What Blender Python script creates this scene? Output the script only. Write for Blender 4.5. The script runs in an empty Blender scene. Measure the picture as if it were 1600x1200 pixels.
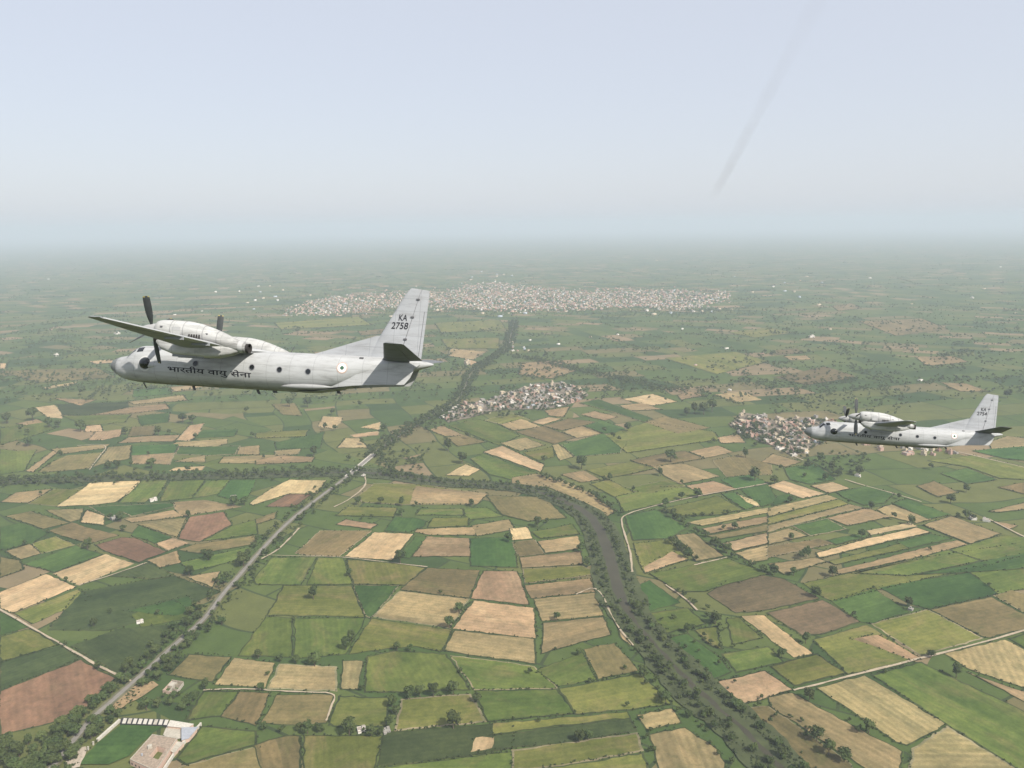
import bpy, bmesh, math, random
import numpy as np
from mathutils import Vector, Matrix

# ------------------------------------------------------------------ camera, sky, sun, exposure
scene = bpy.context.scene
FPX, HORIZON, ROLL = 1244.0, 352.0, math.radians(-0.7)      # photograph is 1600 x 1200
CAM_Z = 380.0
PITCH = math.atan((600 - HORIZON) / FPX)
FW = Vector((0, math.cos(PITCH), -math.sin(PITCH)))
_up = Vector((0, math.sin(PITCH), math.cos(PITCH))); _rt = Vector((1, 0, 0))
RT = _rt * math.cos(ROLL) + _up * math.sin(ROLL)
UP = -_rt * math.sin(ROLL) + _up * math.cos(ROLL)
cam_data = bpy.data.cameras.new('camera'); cam = bpy.data.objects.new('camera', cam_data)
scene.collection.objects.link(cam); scene.camera = cam
cam_data.sensor_width = 36.0; cam_data.lens = 36.0 * FPX / 1600.0
cam_data.clip_start = 0.5; cam_data.clip_end = 200000.0
cam.matrix_world = Matrix(((RT.x, UP.x, -FW.x, 0), (RT.y, UP.y, -FW.y, 0), (RT.z, UP.z, -FW.z, CAM_Z), (0, 0, 0, 1)))

SUN_EL, SUN_AZ = math.radians(46), math.radians(134)        # azimuth from +Y (view direction) clockwise
world = bpy.data.worlds.new('World'); scene.world = world; world.use_nodes = True
wn = world.node_tree; wn.nodes.clear()
w_out = wn.nodes.new('ShaderNodeOutputWorld'); w_bg = wn.nodes.new('ShaderNodeBackground')
sky_tex = wn.nodes.new('ShaderNodeTexSky'); sky_tex.sky_type = 'NISHITA'; sky_tex.sun_disc = False
sky_tex.sun_elevation = SUN_EL; sky_tex.sun_rotation = SUN_AZ
sky_tex.altitude = 0; sky_tex.air_density = 1.0; sky_tex.dust_density = 1.5; sky_tex.ozone_density = 1.2
w_bg.inputs['Strength'].default_value = 0.1
sky_mix = wn.nodes.new('ShaderNodeMix'); sky_mix.data_type = 'RGBA'                       # milky summer haze over the blue
sky_mix.inputs[0].default_value = 0.72; sky_mix.inputs[7].default_value = (6.0, 6.2, 6.85, 1)
sky_sat = wn.nodes.new('ShaderNodeHueSaturation'); sky_sat.inputs['Saturation'].default_value = 1.0
wn.links.new(sky_tex.outputs[0], sky_sat.inputs['Color']); wn.links.new(sky_sat.outputs[0], sky_mix.inputs[6]); wn.links.new(sky_mix.outputs[2], w_bg.inputs[0]); wn.links.new(w_bg.outputs[0], w_out.inputs[0])
sun_data = bpy.data.lights.new('sun', 'SUN'); sun = bpy.data.objects.new('sun', sun_data)
scene.collection.objects.link(sun)
sun_data.energy = 5.0; sun_data.angle = math.radians(0.6); sun_data.color = (1.0, 0.95, 0.87)
_sd = Vector((math.cos(SUN_EL) * math.sin(SUN_AZ), math.cos(SUN_EL) * math.cos(SUN_AZ), math.sin(SUN_EL)))
sun.rotation_euler = _sd.to_track_quat('Z', 'Y').to_euler(); sun.location = (0, 0, 900)
scene.view_settings.view_transform = 'Standard'; scene.view_settings.look = 'None'
scene.view_settings.exposure = 0.4; scene.view_settings.gamma = 1.0
scene.view_settings.use_curve_mapping = False
scene.render.engine = 'CYCLES'
scene.cycles.volume_bounces = 2; scene.cycles.max_bounces = 8
scene.cycles.use_denoising = True

rng = random.Random(7); nrng = np.random.default_rng(11)
COL = scene.collection

# ------------------------------------------------------------------ helpers
def px(u, v, z=0.0):
    """ground point (height z) seen at photograph pixel u, v"""
    d = RT * ((u - 800) / FPX) + UP * ((600 - v) / FPX) + FW
    s = (z - CAM_Z) / d.z
    return Vector((d.x * s, d.y * s, z))
def to_px(P):
    d = Vector((P[0], P[1], P[2] - CAM_Z)); zz = d.dot(FW)
    return 800 + FPX * d.dot(RT) / zz, 600 - FPX * d.dot(UP) / zz, zz
def mpp(u, v):
    """metres per photograph pixel at the ground point"""
    return to_px(px(u, v))[2] / FPX
def mesh_obj(name, verts, faces, mats, parent=None, midx=None, smooth=False):
    me = bpy.data.meshes.new(name); me.from_pydata([tuple(v) for v in verts], [], [tuple(f) for f in faces])
    for m in (mats if isinstance(mats, (list, tuple)) else [mats]): me.materials.append(m)
    if midx is not None: me.polygons.foreach_set('material_index', list(midx))
    if smooth: me.polygons.foreach_set('use_smooth', [True] * len(me.polygons))
    me.update()
    o = bpy.data.objects.new(name, me); COL.objects.link(o)
    if parent: o.parent = parent
    return o
def link(name, me, parent=None):
    o = bpy.data.objects.new(name, me); COL.objects.link(o)
    if parent: o.parent = parent
    return o
def tag(o, label=None, cat=None, group=None, kind=None):
    if label: o['label'] = label
    if cat: o['category'] = cat
    if group: o['group'] = group
    if kind: o['kind'] = kind
    return o
def empty(name, loc=(0, 0, 0)):
    o = bpy.data.objects.new(name, None); COL.objects.link(o); o.location = loc
    o.empty_display_size = 0.5
    return o
def ordinal(n):
    return str(n) + ('th' if 10 <= n % 100 <= 20 else {1: 'st', 2: 'nd', 3: 'rd'}.get(n % 10, 'th'))
class MB:
    """collects boxes, prisms and tubes into one mesh"""
    def __init__(s): s.v = []; s.f = []; s.m = []
    def add(s, v, f, mi=0):
        b = len(s.v); s.v += [tuple(p) for p in v]; s.f += [tuple(b + i for i in q) for q in f]; s.m += [mi] * len(f)
    def prism(s, poly, z0, z1, mi=0, top_mi=None):
        n = len(poly)
        a = sum(poly[i][0] * poly[(i + 1) % n][1] - poly[(i + 1) % n][0] * poly[i][1] for i in range(n))
        if a < 0: poly = poly[::-1]
        b = len(s.v); s.v += [(p[0], p[1], z0) for p in poly] + [(p[0], p[1], z1) for p in poly]
        for i in range(n):
            j = (i + 1) % n; s.f.append((b + i, b + j, b + n + j, b + n + i)); s.m.append(mi)
        s.f.append(tuple(b + n + i for i in range(n))); s.m.append(mi if top_mi is None else top_mi)
        s.f.append(tuple(b + n - 1 - i for i in range(n))); s.m.append(mi)
    def box(s, c, d, rz=0.0, mi=0, top_mi=None):
        ca, sa = math.cos(rz), math.sin(rz)
        pts = [(c[0] + x * d[0] / 2 * ca - y * d[1] / 2 * sa, c[1] + x * d[0] / 2 * sa + y * d[1] / 2 * ca) for x, y in ((-1, -1), (1, -1), (1, 1), (-1, 1))]
        s.prism(pts, c[2] - d[2] / 2, c[2] + d[2] / 2, mi, top_mi)
    def tube(s, p0, p1, r0, r1, n=8, mi=0, cap=True):
        p0 = Vector(p0); p1 = Vector(p1); d = (p1 - p0).normalized()
        a = d.orthogonal().normalized(); b2 = d.cross(a); b = len(s.v)
        for p, r in ((p0, r0), (p1, r1)):
            for i in range(n):
                t = 2 * math.pi * i / n; s.v.append(tuple(p + a * (r * math.cos(t)) + b2 * (r * math.sin(t))))
        for i in range(n):
            j = (i + 1) % n; s.f.append((b + i, b + j, b + n + j, b + n + i)); s.m.append(mi)
        if cap:
            s.f.append(tuple(b + n - 1 - i for i in range(n))); s.m.append(mi); s.f.append(tuple(b + n + i for i in range(n))); s.m.append(mi)
    def build(s, name, mats, parent=None, smooth=False): return mesh_obj(name, s.v, s.f, mats, parent, s.m, smooth)

# ------------------------------------------------------------------ materials
def new_mat(name):
    m = bpy.data.materials.new(name); m.use_nodes = True; nt = m.node_tree; nt.nodes.clear()
    out = nt.nodes.new('ShaderNodeOutputMaterial'); b = nt.nodes.new('ShaderNodeBsdfPrincipled')
    nt.links.new(b.outputs[0], out.inputs[0]); b.inputs['Specular IOR Level'].default_value = 0.25
    return m, nt, b
class NT:
    def __init__(s, nt): s.nt = nt
    def n(s, t, **kw):
        nd = s.nt.nodes.new(t)
        for k, v in kw.items(): setattr(nd, k, v)
        return nd
    def l(s, a, b): s.nt.links.new(a, b)
    def noise(s, vec, scale, detail=3, rough=.55, dist=0.0):
        nd = s.n('ShaderNodeTexNoise'); nd.inputs['Scale'].default_value = scale; nd.inputs['Detail'].default_value = detail
        nd.inputs['Roughness'].default_value = rough; nd.inputs['Distortion'].default_value = dist; s.l(vec, nd.inputs['Vector']); return nd.outputs['Fac']
    def ramp(s, fac, stops, interp='LINEAR'):
        nd = s.n('ShaderNodeValToRGB'); nd.color_ramp.interpolation = interp; el = nd.color_ramp.elements
        while len(el) > 1: el.remove(el[0])
        el[0].position = stops[0][0]; el[0].color = stops[0][1] if len(stops[0][1]) == 4 else (*stops[0][1], 1)
        for p, c in stops[1:]:
            e = el.new(p); e.color = (*c, 1) if len(c) == 3 else c
        s.l(fac, nd.inputs[0]); return nd.outputs[0]
    def mix(s, fac, a, b, mode='MIX'):
        nd = s.n('ShaderNodeMix', data_type='RGBA', blend_type=mode)
        for sock, val in ((nd.inputs[0], fac), (nd.inputs[6], a), (nd.inputs[7], b)):
            if isinstance(val, (int, float)): sock.default_value = val
            elif isinstance(val, tuple): sock.default_value = (*val, 1) if len(val) == 3 else val
            else: s.l(val, sock)
        return nd.outputs[2]
    def math(s, op, a, b=0.0, c=0.0):
        nd = s.n('ShaderNodeMath', operation=op)
        for i, v in enumerate((a, b, c)):
            if isinstance(v, (int, float)): nd.inputs[i].default_value = v
            else: s.l(v, nd.inputs[i])
        return nd.outputs[0]
def sc(c, k): return tuple(x * k for x in c)

def paint_mat(name, col, rough=.5, var=.12, scale=3.0, metal=0.0, spec=.3):
    m, nt, b = new_mat(name); T = NT(nt); tc = T.n('ShaderNodeTexCoord')
    f = T.noise(tc.outputs['Object'], scale, 4, .6)
    T.l(T.ramp(f, [(.25, sc(col, 1 - var)), (.75, sc(col, 1 + var))]), b.inputs['Base Color'])
    b.inputs['Roughness'].default_value = rough; b.inputs['Metallic'].default_value = metal; b.inputs['Specular IOR Level'].default_value = spec
    return m
def field_mat(name, a, b_, patch, patch_lo=.56, patch_hi=.72, stripe=.15, period=5.0):
    """crop colour a to b_, worn patches of colour patch, furrows along the field"""
    m, nt, bs = new_mat(name); T = NT(nt); tc = T.n('ShaderNodeTexCoord'); oi = T.n('ShaderNodeObjectInfo')
    add = T.n('ShaderNodeVectorMath', operation='ADD'); comb = T.n('ShaderNodeCombineXYZ')
    T.l(T.math('MULTIPLY', oi.outputs['Random'], 7000.0), comb.inputs[0]); T.l(T.math('MULTIPLY', oi.outputs['Random'], 3100.0), comb.inputs[1])
    T.l(tc.outputs['Object'], add.inputs[0]); T.l(comb.outputs[0], add.inputs[1]); vec = add.outputs[0]
    st = T.n('ShaderNodeVectorMath', operation='MULTIPLY'); T.l(vec, st.inputs[0]); st.inputs[1].default_value = (.45, 1, 1)
    base = T.mix(T.ramp(T.noise(st.outputs[0], .022, 4, .6, .4), [(.38, (0, 0, 0)), (.62, (1, 1, 1))]), sc(a, .9), sc(b_, 1.08))
    pm = T.ramp(T.noise(st.outputs[0], .035, 6, .68, .7), [(patch_lo, (0, 0, 0)), (patch_hi, (1, 1, 1))])
    base = T.mix(pm, base, patch)
    wv = T.n('ShaderNodeTexWave', wave_type='BANDS', bands_direction='Y'); wv.inputs['Scale'].default_value = 1 / period * .314 * 1.0
    wv.inputs['Distortion'].default_value = 1.4; wv.inputs['Detail'].default_value = 2; wv.inputs['Detail Scale'].default_value = .12; T.l(vec, wv.inputs['Vector'])
    base = T.mix(T.math('MULTIPLY', wv.outputs['Fac'], stripe), base, sc(a, .45))
    sp_ = T.n('ShaderNodeSeparateXYZ'); T.l(vec, sp_.inputs[0])
    wob = T.math('MULTIPLY', T.noise(vec, .02, 2), 9.0); cell = T.math('FLOOR', T.math('DIVIDE', T.math('ADD', sp_.outputs[1], wob), 13.0)); wn_ = T.n('ShaderNodeTexWhiteNoise', noise_dimensions='1D'); T.l(cell, wn_.inputs['W'])
    base = T.mix(.5, base, T.ramp(wn_.outputs['Value'], [(0, (.72, .76, .74)), (.5, (1, 1, 1)), (1, (1.22, 1.16, 1.1))]), 'MULTIPLY')
    mot = T.noise(vec, .11, 5, .7, .3); base = T.mix(1.0, base, T.ramp(mot, [(.3, (.62, .67, .62)), (.72, (1.2, 1.14, 1.08))]), 'MULTIPLY')
    fine = T.noise(vec, .55, 4, .7); base = T.mix(.6, base, T.ramp(fine, [(.3, (.6, .6, .6)), (.7, (1.05, 1.05, 1.05))]), 'MULTIPLY')
    hsv = T.n('ShaderNodeHueSaturation'); T.l(base, hsv.inputs['Color'])
    T.l(T.math('MULTIPLY_ADD', oi.outputs['Random'], .34, .97), hsv.inputs['Value'])
    r2 = T.math('FRACT', T.math('MULTIPLY', oi.outputs['Random'], 17.3)); T.l(T.math('MULTIPLY_ADD', r2, .022, .489), hsv.inputs['Hue'])
    T.l(hsv.outputs[0], bs.inputs['Base Color']); bs.inputs['Roughness'].default_value = .95; bs.inputs['Specular IOR Level'].default_value = .1
    return m
FM = {
    'g1': field_mat('crop_green', (.076, .112, .026), (.104, .13, .032), (.14, .122, .05), .5, .74),
    'g2': field_mat('crop_dark_green', (.042, .085, .023), (.056, .1, .026), (.074, .098, .032), .6, .8),
    'g3': field_mat('crop_yellow_green', (.112, .127, .031), (.136, .138, .039), (.185, .148, .066), .5, .72),
    'g4': field_mat('crop_deep_green', (.04, .058, .022), (.051, .068, .025), (.066, .084, .03), .6, .8),
    'o1': field_mat('fallow_olive', (.142, .116, .053), (.17, .132, .062), (.108, .112, .038), .55, .75),
    'o2': field_mat('fallow_brown', (.115, .09, .052), (.138, .104, .06), (.165, .125, .072), .55, .75),
    't1': field_mat('dry_tan', (.222, .164, .088), (.265, .195, .104), (.32, .242, .135), .55, .75),
    't2': field_mat('bare_sand', (.37, .265, .15), (.44, .32, .185), (.3, .21, .115), .58, .75),
    't3': field_mat('ploughed_brown', (.165, .098, .062), (.195, .118, .072), (.14, .096, .055), .55, .75),
    't4': field_mat('bare_pinkish', (.285, .2, .115), (.34, .238, .136), (.39, .29, .168), .55, .75),
    's1': field_mat('stubble', (.235, .185, .092), (.29, .225, .115), (.16, .14, .066), .5, .7, .3, 6.0),
}
FIELD_WORD = {'g1': 'green', 'g2': 'dark green', 'g3': 'yellow-green', 'g4': 'deep green', 'o1': 'olive', 'o2': 'brown', 't1': 'tan', 't2': 'pale sand', 't3': 'ploughed brown', 't4': 'pinkish', 's1': 'stubble'}
M_BUND = field_mat('bund_grass', (.03, .042, .017), (.05, .06, .024), (.09, .085, .04), .55, .7, 0)
M_BUNDP = field_mat('bund_dry', (.17, .15, .09), (.24, .2, .125), (.1, .1, .045), .55, .7, 0)

def ground_mat():
    m, nt, b = new_mat('farmland'); T = NT(nt); tc = T.n('ShaderNodeTexCoord'); P = tc.outputs['Object']
    nz = T.n('ShaderNodeTexNoise'); nz.inputs['Scale'].default_value = .0035; nz.inputs['Detail'].default_value = 2; T.l(P, nz.inputs['Vector'])
    off = T.n('ShaderNodeVectorMath', operation='MULTIPLY_ADD'); T.l(nz.outputs['Color'], off.inputs[0]); off.inputs[1].default_value = (90, 90, 0); T.l(P, off.inputs[2])
    def plots(rot, w, h, seed):
        mp = T.n('ShaderNodeMapping'); mp.inputs['Rotation'].default_value = (0, 0, rot); mp.inputs['Location'].default_value = (seed, seed * .7, 0); T.l(off.outputs[0], mp.inputs['Vector'])
        k = T.n('ShaderNodeTexBrick'); k.offset = .37; k.squash = 1.7; k.squash_frequency = 3; k.inputs['Color1'].default_value = (0, 0, 0, 1); k.inputs['Color2'].default_value = (1, 1, 1, 1); k.inputs['Mortar'].default_value = (.12, .12, .12, 1)
        k.inputs['Scale'].default_value = 1; k.inputs['Mortar Size'].default_value = 1.6; k.inputs['Mortar Smooth'].default_value = .3; k.inputs['Brick Width'].default_value = w; k.inputs['Row Height'].default_value = h; T.l(mp.outputs[0], k.inputs['Vector'])
        sp = T.n('ShaderNodeSeparateColor'); T.l(k.outputs['Color'], sp.inputs[0]); return sp.outputs[0], k.outputs['Fac']
    a, am = plots(.5, 105, 58, 3000); c, cm = plots(-.25, 130, 75, 9000); e, em = plots(1.2, 85, 64, 5500)
    vo = T.n('ShaderNodeTexVoronoi', voronoi_dimensions='2D'); vo.inputs['Scale'].default_value = .0016; T.l(off.outputs[0], vo.inputs['Vector']); vs = T.n('ShaderNodeSeparateColor'); T.l(vo.outputs['Color'], vs.inputs[0])
    s1 = T.math('GREATER_THAN', vs.outputs[0], .36); s2 = T.math('GREATER_THAN', vs.outputs[0], .7)
    f = T.mix(s2, T.mix(s1, a, c), e); mort = T.mix(s2, T.mix(s1, am, cm), em)
    greens = [(0, (.05, .08, .027)), (.13, (.078, .112, .033)), (.34, (.098, .125, .038)), (.46, (.062, .096, .03)), (.56, (.122, .132, .045)), (.72, (.082, .113, .034)), (.83, (.165, .14, .068)), (.93, (.24, .178, .105))]
    col = T.ramp(f, greens, 'CONSTANT'); col = T.mix(T.math('MULTIPLY', mort, .8), col, (.05, .065, .03))
    big = T.noise(P, .0022, 5, .62, .5); col = T.mix(.6, col, T.ramp(big, [(.3, (.72, .8, .75)), (.7, (1.12, 1.05, 1.0))]), 'MULTIPLY')
    mid = T.noise(P, .03, 5, .65, .4); col = T.mix(.7, col, T.ramp(mid, [(.3, (.66, .7, .66)), (.7, (1.08, 1.06, 1.0))]), 'MULTIPLY')
    fin = T.noise(P, .4, 4, .7); col = T.mix(.5, col, T.ramp(fin, [(.3, (.6, .6, .6)), (.7, (1, 1, 1))]), 'MULTIPLY')
    T.l(col, b.inputs['Base Color']); b.inputs['Roughness'].default_value = .95; b.inputs['Specular IOR Level'].default_value = .1
    return m
def foliage_mat(name, lo, hi):
    m, nt, b = new_mat(name); T = NT(nt); oi = T.n('ShaderNodeObjectInfo'); g = T.n('ShaderNodeNewGeometry')
    f = T.noise(g.outputs['Position'], .11, 3, .6); col = T.ramp(f, [(.3, lo), (.7, hi)])
    hsv = T.n('ShaderNodeHueSaturation'); T.l(col, hsv.inputs['Color']); T.l(T.math('MULTIPLY_ADD', oi.outputs['Random'], .5, .75), hsv.inputs['Value'])
    r2 = T.math('FRACT', T.math('MULTIPLY', oi.outputs['Random'], 13.7)); T.l(T.math('MULTIPLY_ADD', r2, .03, .48), hsv.inputs['Hue'])
    T.l(hsv.outputs[0], b.inputs['Base Color']); b.inputs['Roughness'].default_value = .8; b.inputs['Specular IOR Level'].default_value = .15
    return m
M_LEAF = foliage_mat('tree_leaves', (.038, .058, .018), (.076, .1, .031))
M_LEAF2 = foliage_mat('bush_leaves', (.04, .056, .021), (.068, .084, .032))
M_BARK = paint_mat('bark', (.1, .075, .055), .9, .25, 2)
M_WATER, _nt, _b = new_mat('river_water'); _T = NT(_nt); _tc = _T.n('ShaderNodeTexCoord')
_T.l(_T.ramp(_T.noise(_tc.outputs['Object'], .03, 4), [(.3, (.045, .042, .028)), (.7, (.064, .058, .038))]), _b.inputs['Base Color'])
_b.inputs['Roughness'].default_value = .5; _b.inputs['Specular IOR Level'].default_value = .06
M_ASPH = paint_mat('asphalt', (.19, .172, .148), .9, .2, .3)
M_DIRT = paint_mat('dirt_track', (.34, .275, .19), .95, .25, .25)
M_VERGE = paint_mat('road_verge', (.11, .105, .058), .95, .4, .12)
M_RIVBANK = paint_mat('river_bank_grass', (.05, .06, .022), .95, .35, .08)
M_VIL = paint_mat('village_ground', (.16, .13, .092), .95, .4, .05)
# ------------------------------------------------------------------ ground
def ground():
    R = 45000.0; ys = [-R, -3000, 0, 500, 1500, 4000, 9000, 20000, R]; xs = [-R, -12000, -4000, -1500, 0, 1500, 4000, 12000, R]
    v = [(x, y, 0) for y in ys for x in xs]; n = len(xs)
    f = [(j * n + i, j * n + i + 1, (j + 1) * n + i + 1, (j + 1) * n + i) for j in range(len(ys) - 1) for i in range(n - 1)]
    o = mesh_obj('ground', v, f, ground_mat()); tag(o, 'flat patchwork farmland reaching to the hazy horizon', kind='structure')
ground()

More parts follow.
